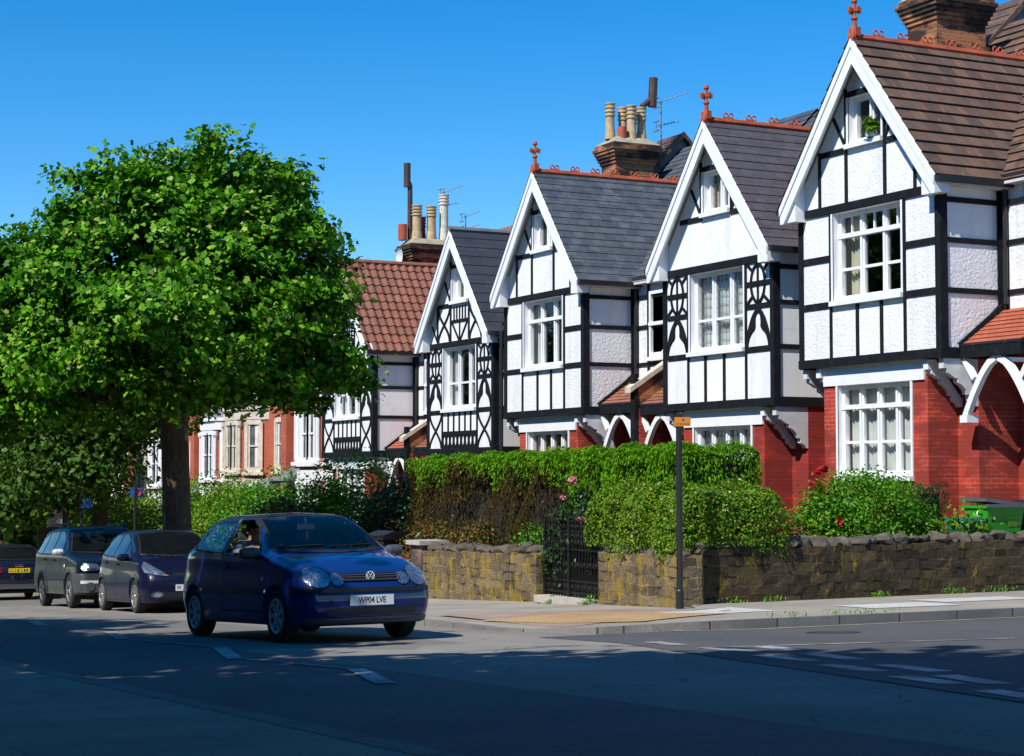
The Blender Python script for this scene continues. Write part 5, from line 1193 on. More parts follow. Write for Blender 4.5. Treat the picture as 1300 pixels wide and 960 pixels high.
class Body:
    """stations: y, zb, ws, wm, zm, wb, zbelt, wr, zre, ztop -> a closed shell; nose() pushes the front ends to shape."""
    def __init__(s, st, nose, tail):
        st = np.array(st, float); ys = st[:, 0]; n = int((ys[-1] - ys[0]) / .045)
        Y = np.unique(np.concatenate([np.linspace(ys[0], ys[-1], n), ys])); dense = np.zeros((len(Y), st.shape[1])); dense[:, 0] = Y
        for j in range(1, st.shape[1]):      # monotone cubic along the length
            x, v = ys, st[:, j]; h = np.diff(x); dl = np.diff(v) / h; m = np.zeros(len(x)); m[0], m[-1] = dl[0], dl[-1]
            for i in range(1, len(x) - 1): m[i] = 0 if dl[i - 1] * dl[i] <= 0 else 2 * dl[i - 1] * dl[i] / (dl[i - 1] + dl[i])
            i = np.clip(np.searchsorted(x, Y) - 1, 0, len(h) - 1); t = (Y - x[i]) / h[i]
            dense[:, j] = (2 * t**3 - 3 * t**2 + 1) * v[i] + (t**3 - 2 * t**2 + t) * h[i] * m[i] + (-2 * t**3 + 3 * t**2) * v[i + 1] + (t**3 - t**2) * h[i] * m[i + 1]
        rings = []
        for r in dense:
            y, zb, ws, wm, zm, wb, zl, wr, ze, zt = r
            c = [(0, zb), (ws * .9, zb), (ws, zb + .07), (wm, zm), (wb + (wm - wb) * .35, zm + (zl - zm) * .6), (wb, zl), (wb + (wr - wb) * .5, zl + (ze - zl) * .52), (wr, ze), (wr * .62, zt - (zt - ze) * .28), (0, zt)]
            h = crom(c, 4); h[0, 0] = h[-1, 0] = 0
            full = np.concatenate([h, [[-p[0], p[1]] for p in h[-2:0:-1]]])
            yy = np.array([y + nose(p[1], abs(p[0])) * max(0, 1 - (y - ys[0]) / .55) - tail(p[1], abs(p[0])) * max(0, 1 - (ys[-1] - y) / .5) for p in full])
            rings.append(np.stack([full[:, 0], yy, full[:, 1]], 1))
        s.rings = rings; k = len(rings[0]); s.V = np.concatenate(rings); F = []
        for i in range(len(rings) - 1):
            for j in range(k): F.append((i * k + j, i * k + (j + 1) % k, (i + 1) * k + (j + 1) % k, (i + 1) * k + j))
        # end caps as grids between the two halves
        hn = k // 2
        for base, flip in ((0, True), ((len(rings) - 1) * k, False)):
            for j in range(hn):
                a, b = base + j, base + j + 1; c, d = base + (k - j - 1) % k, base + (k - j) % k
                q = [a, b, c, d]; q = [v for i, v in enumerate(q) if v not in q[:i]]
                F.append(tuple(q if flip else q[::-1]))
        s.F = F; s.bvh = BVHTree.FromPolygons([tuple(v) for v in s.V], F)
    def cast(s, view, p, off):
        o, d = {'side': ((3, p[0], p[1]), (-1, 0, 0)), 'sider': ((-3, p[0], p[1]), (1, 0, 0)), 'front': ((p[0], -3, p[1]), (0, 1, 0)), 'rear': ((p[0], 9, p[1]), (0, -1, 0)), 'top': ((p[0], p[1], 4), (0, 0, -1))}[view]
        hit, nrm, i, dist = s.bvh.ray_cast(Vector(o), Vector(d))
        if hit is None: return None
        if nrm.dot(Vector(d)) > 0: nrm = -nrm
        return hit + nrm * off
    def patch(s, view, poly, off, hole=None, step=.05, smooth=0):
        """triangulated piece of the body surface inside poly (in the view's 2-D coordinates), lifted by off."""
        P = [Vector(p) for p in poly]; B = []
        for i, a in enumerate(P):
            b = P[(i + 1) % len(P)]; n = max(1, int((b - a).length / step)); B += [a.lerp(b, k / n) for k in range(n)]
        loops = [B]
        if hole:
            Hh = []; Q = [Vector(p) for p in hole]
            for i, a in enumerate(Q):
                b = Q[(i + 1) % len(Q)]; n = max(1, int((b - a).length / step)); Hh += [a.lerp(b, k / n) for k in range(n)]
            loops.append(Hh)
        pts = []; edges = []
        for lp in loops:
            o = len(pts); pts += lp; edges += [(o + i, o + (i + 1) % len(lp)) for i in range(len(lp))]
        x0, x1 = min(p.x for p in B), max(p.x for p in B); y0, y1 = min(p.y for p in B), max(p.y for p in B)
        x = x0 + step * .5
        while x < x1:
            y = y0 + step * .5
            while y < y1:
                q = Vector((x, y))
                if inside(q, P) and not (hole and inside(q, [Vector(h) for h in hole])) and min((q - b).length for lp in loops for b in lp) > step * .5: pts.append(q)
                y += step
            x += step
        v, e, f, *_ = delaunay_2d_cdt(pts, edges, [], 1 if not hole else 0, 1e-5)
        f = [t for t in f if inside((v[t[0]] + v[t[1]] + v[t[2]]) / 3, P) and not (hole and inside((v[t[0]] + v[t[1]] + v[t[2]]) / 3, [Vector(h) for h in hole]))]
        H = [s.cast(view, p, off) for p in v]
        return H, [t for t in f if all(H[i] is not None for i in t)]
def inside(p, P):
    c = False; j = len(P) - 1
    for i in range(len(P)):
        if (P[i].y > p.y) != (P[j].y > p.y) and p.x < (P[j].x - P[i].x) * (p.y - P[i].y) / (P[j].y - P[i].y) + P[i].x: c = not c
        j = i
    return c
def ell(cx, cy, rx, ry, n=20): return [(cx + rx * math.cos(2 * math.pi * i / n), cy + ry * math.sin(2 * math.pi * i / n)) for i in range(n)]
def grow(poly, d):
    P = [Vector(p) for p in poly]; n = len(P); A = sum(P[i].x * P[(i + 1) % n].y - P[(i + 1) % n].x * P[i].y for i in range(n)); sg = 1 if A > 0 else -1; out = []
    for i in range(n):
        a, b, c = P[i - 1], P[i], P[(i + 1) % n]; e, f = (b - a).normalized(), (c - b).normalized(); n1, n2 = Vector((e.y, -e.x)) * sg, Vector((f.y, -f.x)) * sg
        q = (n1 + n2); q = q.normalized() if q.length > 1e-6 else n1; out.append(b + q * (d / max(.35, q.dot(n1))))
    return [tuple(p) for p in out]

def text_mesh(txt, size, mat, parent, loc, rot, depth=.002, sx=1.0):
    cu = bpy.data.curves.new('t', 'FONT'); cu.body = txt; cu.size = size; cu.align_x = 'CENTER'; cu.align_y = 'CENTER'; cu.extrude = depth; cu.offset = size * .012
    o = bpy.data.objects.new('t', cu); COL.objects.link(o); dg = bpy.context.evaluated_depsgraph_get(); me = bpy.data.meshes.new_from_object(o.evaluated_get(dg)); bpy.data.objects.remove(o)
    me.materials.clear(); me.materials.append(mat); q = bpy.data.objects.new('lettering', me); COL.objects.link(q); q.parent = parent; q.location = loc; q.rotation_euler = rot; q.scale = (sx, 1, 1); return q

def wheel(par, x, y, r, w, rim, spokes, mat, side):
    """tyre (part) with rim and hub as sub-parts; side = +1 for the car's +x side."""
    k = r; t = MB(); prof = [(rim * r, -w / 2 + .01), (r * .9, -w / 2), (r * .97, -w / 2 + .015), (r, -w / 2 + .04), (r, w / 2 - .04), (r * .97, w / 2 - .015), (r * .9, w / 2), (rim * r, w / 2 - .01), (rim * r * .96, w / 2 - .03), (rim * r * .96, -w / 2 + .03), (rim * r, -w / 2 + .01)]
    t.lathe(prof, (0, 0, 0), 40, 'x'); o = t.build('wheel', M['tyre'], par, smooth=True); o.location = (x, y, r)
    m = MB(); xo = side * (w / 2 - .02); rr = rim * r
    m.lathe([(rr * .86, -.01), (rr * .9, .02 * side), (rr, .02 * side), (rr, -.04 * side), (rr * .86, -.05 * side)], (xo, 0, 0), 32, 'x')
    for i in range(spokes):
        a = 2 * math.pi * i / spokes
        q = [(math.cos(a + da) * rad, math.sin(a + da) * rad) for rad, da in ((rr * .2, -.5), (rr * .9, -.20), (rr * .9, .20), (rr * .2, .5))]
        m.prism(q, 'x', xo - .02 * side, xo + .012 * side)
    m.lathe([(0, .022 * side), (rr * .17, .02 * side), (rr * .24, .0), (rr * .24, -.03 * side)], (xo, 0, 0), 16, 'x')
    m.build('rim', M[mat], o)
    d = MB(); d.lathe([(0, 0), (rr * .95, 0)], (xo - .045 * side, 0, 0), 24, 'x'); d.build('brake_disc', M['dark_metal'], o)
    return o

def make_car(name, label, cat, sp, group='cars on the street'):
    car = thing(name, label, cat, (0, 0, 0), 0, group); B = Body(sp['st'], sp['nose'], sp['tail']); pm = M[sp['paint']]
    arches = [(sp['ax'][0], sp['wr'] + .045), (sp['ax'][1], sp['wr'] + .045)]; wr = sp['wr']
    # body solid minus wheel housings
    me = bpy.data.meshes.new('body'); me.from_pydata([tuple(v) for v in B.V], [], B.F)
    bm = bmesh.new(); bm.from_mesh(me); bmesh.ops.remove_doubles(bm, verts=bm.verts, dist=1e-5); bmesh.ops.recalc_face_normals(bm, faces=bm.faces); bm.to_mesh(me); bm.free()
    o = bpy.data.objects.new('body', me); COL.objects.link(o)
    for (ay, ar) in arches:
        for sd in (-1, 1):
            c = MB(); c.lathe([(0, -.18), (ar, -.18), (ar, .35), (0, .35)], (sd * (sp['hw'] - .12) if sd > 0 else -sp['hw'] + .12 - .17, ay, wr + .015), 40, 'x')
            co = c.build('cut', pm, weld=True); md = o.modifiers.new('b', 'BOOLEAN'); md.operation = 'DIFFERENCE'; md.object = co; md.solver = 'EXACT'
    dg = bpy.context.evaluated_depsgraph_get(); nm = bpy.data.meshes.new_from_object(o.evaluated_get(dg)); bpy.data.objects.remove(o)
    for q in [q for q in COL.objects if q.name.startswith('cut')]: bpy.data.objects.remove(q)
    if len(nm.polygons) < 100: nm = me
    # open the window holes (hollow cars only)
    wins = sp['wins']
    bm = bmesh.new(); bm.from_mesh(nm)
    dele = []
    if sp.get('hollow'):
        for f in bm.faces:
            c = f.calc_center_median()
            for view, poly, *_ in wins:
                u = {'side': (c.y, c.z), 'sider': (c.y, c.z), 'front': (c.x, c.z), 'rear': (c.x, c.z)}[view]
                if (view == 'side' and c.x < .3) or (view == 'sider' and c.x > -.3): continue
                if (view == 'front' and (c.y > sp['mid'] or c.y < .7)) or (view == 'rear' and c.y < sp['mid']): continue
                if inside(Vector(u), [Vector(p) for p in grow(poly, .012)]): dele.append(f); break
        bmesh.ops.delete(bm, geom=dele, context='FACES')
    for f in bm.faces: f.smooth = True
    bm.to_mesh(nm); bm.free()
    nm.materials.clear(); nm.materials.append(pm); body = bpy.data.objects.new('body', nm); COL.objects.link(body); body.parent = car
    nm.polygons.foreach_set('material_index', [0] * len(nm.polygons))
    def put(nm_, view, poly, off, mat, parent=car, hole=None, step=.05, smooth=True):
        V, F = B.patch(view, poly, off, hole, step)
        if not F: return None
        idx = sorted({i for f in F for i in f}); mp = {v: k for k, v in enumerate(idx)}
        return raw_mesh(nm_, [tuple(V[i]) for i in idx], [tuple(mp[i] for i in f) for f in F], mat, parent, smooth)
    for view, poly, kind in wins:
        if kind == 'open': put('window_surround', view, grow(poly, .03), .005, M['trim_dark'], car, poly, .035); continue
        pn = put(kind, view, poly, .004, M['car_glass' if sp.get('hollow') else 'glass_dark'])
        put('rubber_seal', view, grow(poly, .028), .006, M['trim_dark'], pn, poly, .04)
    for nm_, view, poly, off, mat in sp['patches']:
        put(nm_, view, poly, off, M[mat], step=.03 if 'lamp' in nm_ or 'light' in nm_ else .05)
    # arch lips
    for (ay, ar) in arches:
        for vw in ('side', 'sider'):
            oo = [(ay + (ar + .03) * math.cos(R(a)), wr + .015 + (ar + .03) * math.sin(R(a))) for a in range(-10, 191, 10)]; ii = [(ay + (ar - .004) * math.cos(R(a)), wr + .015 + (ar - .004) * math.sin(R(a))) for a in range(190, -11, -10)]
            put('arch_lip', vw, oo + ii, .006, M[sp.get('lip', sp['paint'])], step=.05)
    sm = M[sp.get('wheel', 'alloy')]
    for ay, ar in arches:
        for sd in (-1, 1): wheel(car, sd * (sp['hw'] - .115), ay, wr, .19, sp.get('rim', .66), sp['spokes'], M and sp.get('wheel', 'alloy'), sd)
    # underside
    MB().box(-sp['hw'] + .28, sp['hw'] - .28, .5, sp['L'] - .4, .17, .3).build('underbody', M['trim_dark'], car)
    # mirrors
    for sd in (-1, 1):
        m = MB(); my, mz = sp['mirror']; q = sp['hw']
        V = []
        m.lathe([(0, -.11), (.06, -.10), (.085, -.05), (.09, .04), (.075, .10), (0, .115)], (0, 0, 0), 14, 'x'); m.tube([(-.14 * sd, .04, -.08), (0, .02, -.05)], .025, 6)
        mo = m.build('door_mirror', M[sp.get('mirror_mat', sp['paint'])], car, smooth=True); mo.location = (sd * (q + .08), my, mz); mo.scale = (1, .75, .78)
    for sd, vw in ((1, 'side'), (-1, 'sider')):
        for hy, hz_ in sp['handles']:
            p = B.cast(vw, (hy, hz_), .0)
            if p: m = MB(); m.box(p.x - .012, p.x + .03, hy - .09, hy + .09, hz_ - .016, hz_ + .016) if sd > 0 else m.box(p.x - .03, p.x + .012, hy - .09, hy + .09, hz_ - .016, hz_ + .016); m.build('door_handle', M[sp.get('handle_mat', 'trim_dark')], car)
    # number plate
    for end, z, txt, pmt in sp['plates']:
        p = B.cast(end, (0, z), .012); s_ = -1 if end == 'front' else 1
        pl = MB().box(-.26, .26, -.008, .008, -.056, .056).build('number_plate', M[pmt], car); pl.location = (0, p.y, z); pl.rotation_euler = (0, 0, 0 if end == 'front' else math.pi)
        MB().box(-.275, .275, .0085, .05, -.07, .07).build('plate_holder', M['trim_dark'], pl)
        if txt: text_mesh(txt, .093, M['plate_ink'], pl, (0 if len(txt) > 1 else -.205, -.0085, -.002), (math.pi / 2, 0, 0), .001, .80)
        else:
            m = MB(); rg = random.Random(2)
            for i in range(7): x = -.21 + i * .062 + (.03 if i > 3 else 0); m.box(x - .018, x + .018, -.0095, -.0085, -.036, -.022 + rg.choice((0, .05))); m.box(x - .018, x - .006, -.0094, -.0085, -.034, .036)
            m.build('lettering', M['plate_ink'], pl)
    return car, B, put
def mirror_poly(P): return [(-x, z) for x, z in P]

# --- blue three-door hatchback
polo = dict(L=3.9, hw=.825, wr=.293, ax=(.77, 3.235), mid=2.2, hollow=True, paint='paint_blue', spokes=7, wheel='hubcap', mirror=(1.28, .985), mirror_mat='clad', handles=[(2.22, .83)],
    nose=lambda z, x: (.0 if z < .58 else (z - .58) * .55) + max(0, .34 - z) * .35 + .30 * max(0, x - .45) ** 1.5, tail=lambda z, x: max(0, z - .75) * .3 + .12 * max(0, x - .45),
    st=[(0, .24, .60, .66, .45, .61, .54, .50, .67, .69), (.05, .21, .68, .73, .45, .685, .65, .56, .725, .745), (.2, .19, .76, .79, .46, .76, .735, .62, .795, .82), (.45, .19, .79, .815, .48, .785, .80, .66, .865, .895), (.8, .2, .80, .825, .5, .795, .87, .68, .935, .965),
        (1.06, .2, .80, .825, .52, .80, .93, .70, .985, 1.01), (1.3, .2, .80, .825, .53, .80, .945, .655, 1.13, 1.165), (1.55, .2, .8, .825, .53, .80, .955, .60, 1.275, 1.31), (1.8, .2, .8, .825, .53, .80, .96, .565, 1.375, 1.415), (2.1, .2, .8, .825, .53, .80, .965, .555, 1.405, 1.455), (2.7, .2, .8, .825, .53, .795, .985, .55, 1.405, 1.462),
        (3.2, .2, .79, .82, .53, .78, 1.0, .54, 1.365, 1.42), (3.5, .22, .77, .805, .53, .76, 1.0, .56, 1.22, 1.27), (3.72, .24, .73, .77, .52, .72, .97, .60, 1.03, 1.07), (3.86, .28, .68, .72, .5, .67, .85, .58, .90, .93), (3.9, .31, .62, .68, .5, .63, .78, .54, .82, .84)],
    wins=[('front', [(-.66, 1.03), (-.33, 1.005), (0, .998), (.33, 1.005), (.66, 1.03), (.545, 1.375), (.3, 1.395), (0, 1.402), (-.3, 1.395), (-.545, 1.375)], 'windscreen'), ('rear', [(-.55, 1.05), (.55, 1.05), (.47, 1.34), (-.47, 1.34)], 'rear_window'),
          ('side', [(1.30, .985), (2.26, 1.0), (2.20, 1.375), (1.86, 1.37), (1.62, 1.275)], 'side_window'), ('sider', [(1.30, .985), (2.26, 1.0), (2.20, 1.375), (1.86, 1.37), (1.62, 1.275)], 'open'),
          ('side', [(2.36, 1.005), (3.28, 1.06), (3.20, 1.20), (3.0, 1.33), (2.72, 1.37), (2.31, 1.378)], 'quarter_window'), ('sider', [(2.36, 1.005), (3.28, 1.06), (3.20, 1.20), (3.0, 1.33), (2.72, 1.37), (2.31, 1.378)], 'quarter_window')],
    plates=[('front', .455, 'WP04 LVE', 'plate_white'), ('rear', .62, None, 'plate_yellow')], patches=[])
for vw in ('side', 'sider'):
    for a, b in (((1.30, .98), (1.13, .34)), ((2.30, .98), (2.34, .34)), ((1.13, .34), (2.34, .34))):
        a, b = Vector(a), Vector(b); q = (b - a).normalized(); q = Vector((-q.y, q.x)) * .009; polo['patches'].append(('door_gap', vw, [tuple(a + q), tuple(b + q), tuple(b - q), tuple(a - q)], .003, 'trim_dark'))
    polo['patches'] += [('rubbing_strip', vw, [(1.27, .515), (2.42, .55), (2.42, .60), (1.27, .57)], .016, 'trim_dark'), ('side_repeater', vw, ell(1.10, .70, .035, .022, 10), .012, 'plate_white'), ('bumper_strip', vw, [(.12, .545), (.42, .545), (.42, .59), (.12, .59)], .012, 'trim_dark'), ('sill_trim', vw, [(1.12, .21), (2.9, .21), (2.9, .27), (1.12, .27)], .006, 'clad')]
gr = [(-.37, .655), (.37, .655), (.40, .735), (-.40, .735)]
polo['patches'] += [('grille', 'front', gr, .004, 'trim_dark'), ('bumper_strip', 'front', [(-.76, .545), (.76, .545), (.76, .59), (-.76, .59)], .014, 'trim_dark'), ('lower_intake', 'front', [(-.52, .30), (.52, .30), (.56, .375), (-.56, .375)], .004, 'trim_dark'), ('lower_lip', 'front', [(-.72, .215), (.72, .215), (.74, .275), (-.74, .275)], .008, 'clad'),
    ('bonnet_gap', 'front', [(-.70, .765), (-.35, .742), (.35, .742), (.70, .765), (.70, .773), (.35, .750), (-.35, .750), (-.70, .773)], .003, 'trim_dark')]
for s in (-1, 1):
    polo['patches'] += [('headlamp_rim', 'front', ell(s * .60, .705, .135, .118), .006, 'trim_dark'), ('headlamp', 'front', ell(s * .60, .705, .125, .108), .012, 'reflector'), ('lamp_rim', 'front', ell(s * .395, .68, .082, .074), .006, 'trim_dark'), ('indicator_lamp', 'front', ell(s * .395, .68, .074, .066), .011, 'reflector')]
POLO, PB, pput = make_car('blue_hatchback', 'deep blue three-door hatchback driving towards the camera with its side window open', 'car', polo)
for s in (-1, 1):
    for cx, cz, rx, rz in ((.60, .705, .125, .108), (.395, .68, .074, .066)): pput('lamp_lens', 'front', ell(s * cx, cz, rx, rz), .022, M['lens'], step=.04)
m = MB()
for z in (.672, .694, .716):
    P = [PB.cast('front', (x, z), .014) for x in np.linspace(-.36, .36, 15)]
    m.tube(P, .006, 5)
m.build('grille_bars', M['clad'], POLO)
p = PB.cast('front', (0, .697), .02); m = MB(); m.ring((0, 0, 0), .050, .006, 'y', 24, 6); m.lathe([(0, .006), (.048, .006)], (0, 0, 0), 20, 'y')
em = m.build('emblem', M['paint_blue'], POLO); em.location = p; m = MB(); m.ring((0, -.002, 0), .050, .0065, 'y', 24, 6)
for pts in ([(-.026, .040), (0, .004), (.026, .040)], [(-.040, .018), (-.022, -.036), (0, .0), (.022, -.036), (.040, .018)]): m.ribbon(pts, .010, 'y', -.009, .004)
m.build('emblem_letters', M['chrome'], em)
m = MB()
for x0, x1 in ((-.62, -.05), (.02, .60)):
    P = [PB.cast('front', (x0 + (x1 - x0) * i / 8, 1.035 + .02 * i / 8), .015) for i in range(9)]; m.tube([q for q in P if q], .009, 5)
m.build('wiper', M['trim_dark'], POLO)
# cabin: floor, dashboard, seats, wheel, mirror
c = MB(); c.box(-.70, .70, 1.15, 3.3, .25, .30); c.box(-.72, -.69, 1.2, 3.3, .3, .9); c.box(.69, .72, 1.2, 3.3, .3, .9); c.box(-.68, .68, 3.25, 3.3, .3, .95); c.build('cabin_lining', M['interior'], POLO)
c = MB(); c.prism([(1.02, .72), (1.1, .955), (1.45, .97), (1.62, .90), (1.6, .6), (1.2, .5)], 'x', -.68, .68); c.build('dashboard', M['dash'], POLO)
for sx in (-.36, .36):
    c = MB(); c.box(sx - .24, sx + .24, 1.85, 2.4, .42, .56); c.prism([(2.28, .5), (2.42, .5), (2.62, 1.02), (2.5, 1.06)], 'x', sx - .23, sx + .23); c.prism([(2.52, 1.1), (2.6, 1.1), (2.64, 1.26), (2.55, 1.26)], 'x', sx - .12, sx + .12); c.build('front_seat', M['seat'], POLO)
c = MB(); c.box(-.6, .6, 2.85, 3.2, .42, .58); c.prism([(3.1, .5), (3.22, .5), (3.36, 1.02), (3.26, 1.04)], 'x', -.6, .6); c.build('rear_seat', M['seat'], POLO)
sw = MB(); sw.ring((0, 0, 0), .18, .016, 'z', 24, 6); sw.box(-.17, .17, -.02, .02, -.01, .01); so = sw.build('steering_wheel', M['trim_dark'], POLO); so.location = (-.36, 1.72, .93); so.rotation_euler = (R(62), 0, 0)
c = MB(); c.box(-.10, .10, 1.70, 1.74, 1.25, 1.315); c.tube([(0, 1.72, 1.32), (0, 1.74, 1.39)], .012, 6); c.box(-.012, .012, 1.69, 1.695, 1.14, 1.23); c.build('rear_view_mirror', M['clad'], POLO)
c = MB(); c.tube([(-.30, 3.0, 1.45), (-.28, 3.25, 1.72)], .004, 4); c.build('roof_aerial', M['trim_dark'], POLO)
lin = Body([[r[0] + (.03 if i == 0 else 0)] + list(r[1:]) for i, r in enumerate(polo['st'])], polo['nose'], polo['tail'])
# --- people: one continuous skinned body each
M['skin'] = plain('skin', (.48, .24, .15), .5, var=.08); M['sleeve'] = plain('grey_sweatshirt', (.20, .21, .23), .9, var=.2); M['hair'] = plain('dark_hair', (.02, .014, .01), .6, var=.4); M['jeans'] = plain('dark_jeans', (.02, .03, .06), .9); M['shirt'] = plain('white_shirt', (.72, .73, .75), .85)
def person(name, label, J_, bones, rad, mats, loc, rz=0, hair=True, group=None):
    t = thing(name, label, 'person', loc, rz, group); names = list(J_); me = bpy.data.meshes.new('body'); me.from_pydata([J_[k] for k in names], [(names.index(a), names.index(b)) for a, b in bones], [])
    o = bpy.data.objects.new('body', me); COL.objects.link(o); md = o.modifiers.new('s', 'SKIN'); sv = me.skin_vertices[0].data
    for i, k in enumerate(names): r = rad[k]; sv[i].radius = (r, r) if not isinstance(r, tuple) else r; sv[i].use_root = (k == 'hip')
    md2 = o.modifiers.new('u', 'SUBSURF'); md2.levels = 2; md2.render_levels = 2
    dg = bpy.context.evaluated_depsgraph_get(); nm = bpy.data.meshes.new_from_object(o.evaluated_get(dg)); bpy.data.objects.remove(o); nm.materials.clear()
    for m_ in mats[0]: nm.materials.append(M[m_])
    for f in nm.polygons: f.use_smooth = True; f.material_index = mats[1](f.center)
    b = bpy.data.objects.new('body', nm); COL.objects.link(b); b.parent = t
    h = Vector(J_['head']); m = MB()
    if hair:
        bm = bmesh.new(); bmesh.ops.create_uvsphere(bm, u_segments=16, v_segments=10, radius=1)
        for f in bm.faces:
            if f.calc_center_median().z > -.1 or f.calc_center_median().y > .35: m.poly([tuple(Vector((v.co.x * .088, v.co.y * .108 + .018, v.co.z * .115 + .035)) + h) for v in f.verts])
        bm.free(); m.build('hair', M['hair'], t, smooth=True)
    e = MB()
    for s in (-1, 1): e.lathe([(0, -.012), (.009, -.008), (.012, 0), (0, .01)], (h.x + s * .032, h.y - .088, h.z + .01), 8, 'y')
    e.build('eyes', M['ink'], t); nz = MB(); nz.lathe([(0, .03), (.012, 0), (.016, -.025), (0, -.03)], (h.x, h.y - .093, h.z - .015), 8); nz.box(h.x - .022, h.x + .022, h.y - .092, h.y - .08, h.z - .062, h.z - .054)
    for s in (-1, 1): nz.lathe([(0, -.012), (.022, -.008), (.026, .01), (0, .014)], (h.x + s * .084, h.y + .01, h.z - .01), 8, 'x')
    nz.build('face_features', M['skin'], t, smooth=True); return t
def hand(J_, B_, Rd, wrist, d, up, tagn):
    d, up = Vector(d).normalized(), Vector(up).normalized(); sd = d.cross(up); w = Vector(J_[wrist]); J_[tagn + 'palm'] = tuple(w + d * .07); B_.append((wrist, tagn + 'palm')); Rd[tagn + 'palm'] = (.034, .018)
    for i, (o_, l) in enumerate(((-.030, .062), (-.010, .075), (.010, .07), (.029, .055))):
        a = Vector(J_[tagn + 'palm']) + sd * o_ + d * .02
        for k, (f, c) in enumerate(((0, 0), (.5, .006), (1, .03))):
            n_ = f'{tagn}f{i}{k}'; J_[n_] = tuple(a + d * l * f - up * c); Rd[n_] = .0095 - .0012 * k; B_.append((tagn + 'palm' if k == 0 else f'{tagn}f{i}{k-1}', n_))
    a = w + d * .025 - sd * .034
    for k, q in enumerate((Vector(), (d * .6 - sd * .7) * .04, (d * 1.0 - sd * .6) * .07)): n_ = f'{tagn}t{k}'; J_[n_] = tuple(a + q); Rd[n_] = .011 - .001 * k; B_.append((wrist if k == 0 else f'{tagn}t{k-1}', n_))
# driver (right-hand drive: the viewer's left), right elbow on the open window sill
Jd = dict(hip=(-.36, 2.30, .64), spine=(-.36, 2.38, .85), chest=(-.36, 2.43, 1.02), neck=(-.36, 2.43, 1.13), head=(-.36, 2.40, 1.25), crown=(-.36, 2.41, 1.33), rs=(-.54, 2.40, 1.08), re=(-.735, 2.12, .99), rw=(-.55, 1.93, 1.05), ls=(-.18, 2.40, 1.06), le=(-.12, 2.12, .88), lw=(-.24, 1.86, .96), rk=(-.47, 1.80, .66), rf=(-.47, 1.42, .42), rt=(-.47, 1.28, .40), lk=(-.25, 1.82, .66), lf=(-.25, 1.44, .42), lt=(-.25, 1.3, .40), rh=(-.45, 2.24, .62), lh=(-.27, 2.24, .62))
Bd = [('hip', 'spine'), ('spine', 'chest'), ('chest', 'neck'), ('neck', 'head'), ('head', 'crown'), ('chest', 'rs'), ('rs', 're'), ('re', 'rw'), ('chest', 'ls'), ('ls', 'le'), ('le', 'lw'), ('hip', 'rh'), ('rh', 'rk'), ('rk', 'rf'), ('rf', 'rt'), ('hip', 'lh'), ('lh', 'lk'), ('lk', 'lf'), ('lf', 'lt')]
Rd = dict(hip=.15, spine=.145, chest=.15, neck=.055, head=.085, crown=.075, rs=.075, re=.052, rw=.034, ls=.075, le=.05, lw=.034, rk=.07, rf=.045, rt=.035, lk=.07, lf=.045, lt=.035, rh=.10, lh=.10)
hand(Jd, Bd, Rd, 'rw', (.75, -.6, -.1), (0, .2, 1), 'r'); hand(Jd, Bd, Rd, 'lw', (-.5, -.8, .1), (0, .2, 1), 'l')
def dmat(c):
    if c.z > 1.13 and abs(c.x + .36) < .12: return 0
    if (c.x > -.70 and c.y < 2.02 and c.z > .8): return 0
    return 2 if c.z < .72 else 1
DRV = person('person', 'driver of the blue hatchback in a grey sweatshirt, elbow on the open window', Jd, Bd, Rd, (('skin', 'sleeve', 'jeans'), dmat), (0, 0, 0), 0)
def place(o, x, y, rz, zf=g, wb=(.77, 3.2), flip=False):
    """stand a car on the sloping road: its local +y runs up or down the street."""
    s = -1 if flip else 1; pitch = math.atan(.044) * s
    o.rotation_mode = 'XYZ'; o.rotation_euler = (-pitch, 0, rz); o.location = (x, y, 0)
    # lift so that the wheels touch the ground
    Mx = Matrix.Translation((x, y, 0)) @ o.rotation_euler.to_matrix().to_4x4(); dz = sum(zf((Mx @ Vector((0, w, 0))).y) - (Mx @ Vector((0, w, 0))).z for w in wb) / 2
    o.location.z = dz
POLO.scale = DRV.scale = (1.03, 1.03, 1.03); place(POLO, 7.98, 18.98, R(3.6)); DRV.rotation_euler = POLO.rotation_euler; DRV.location = POLO.location

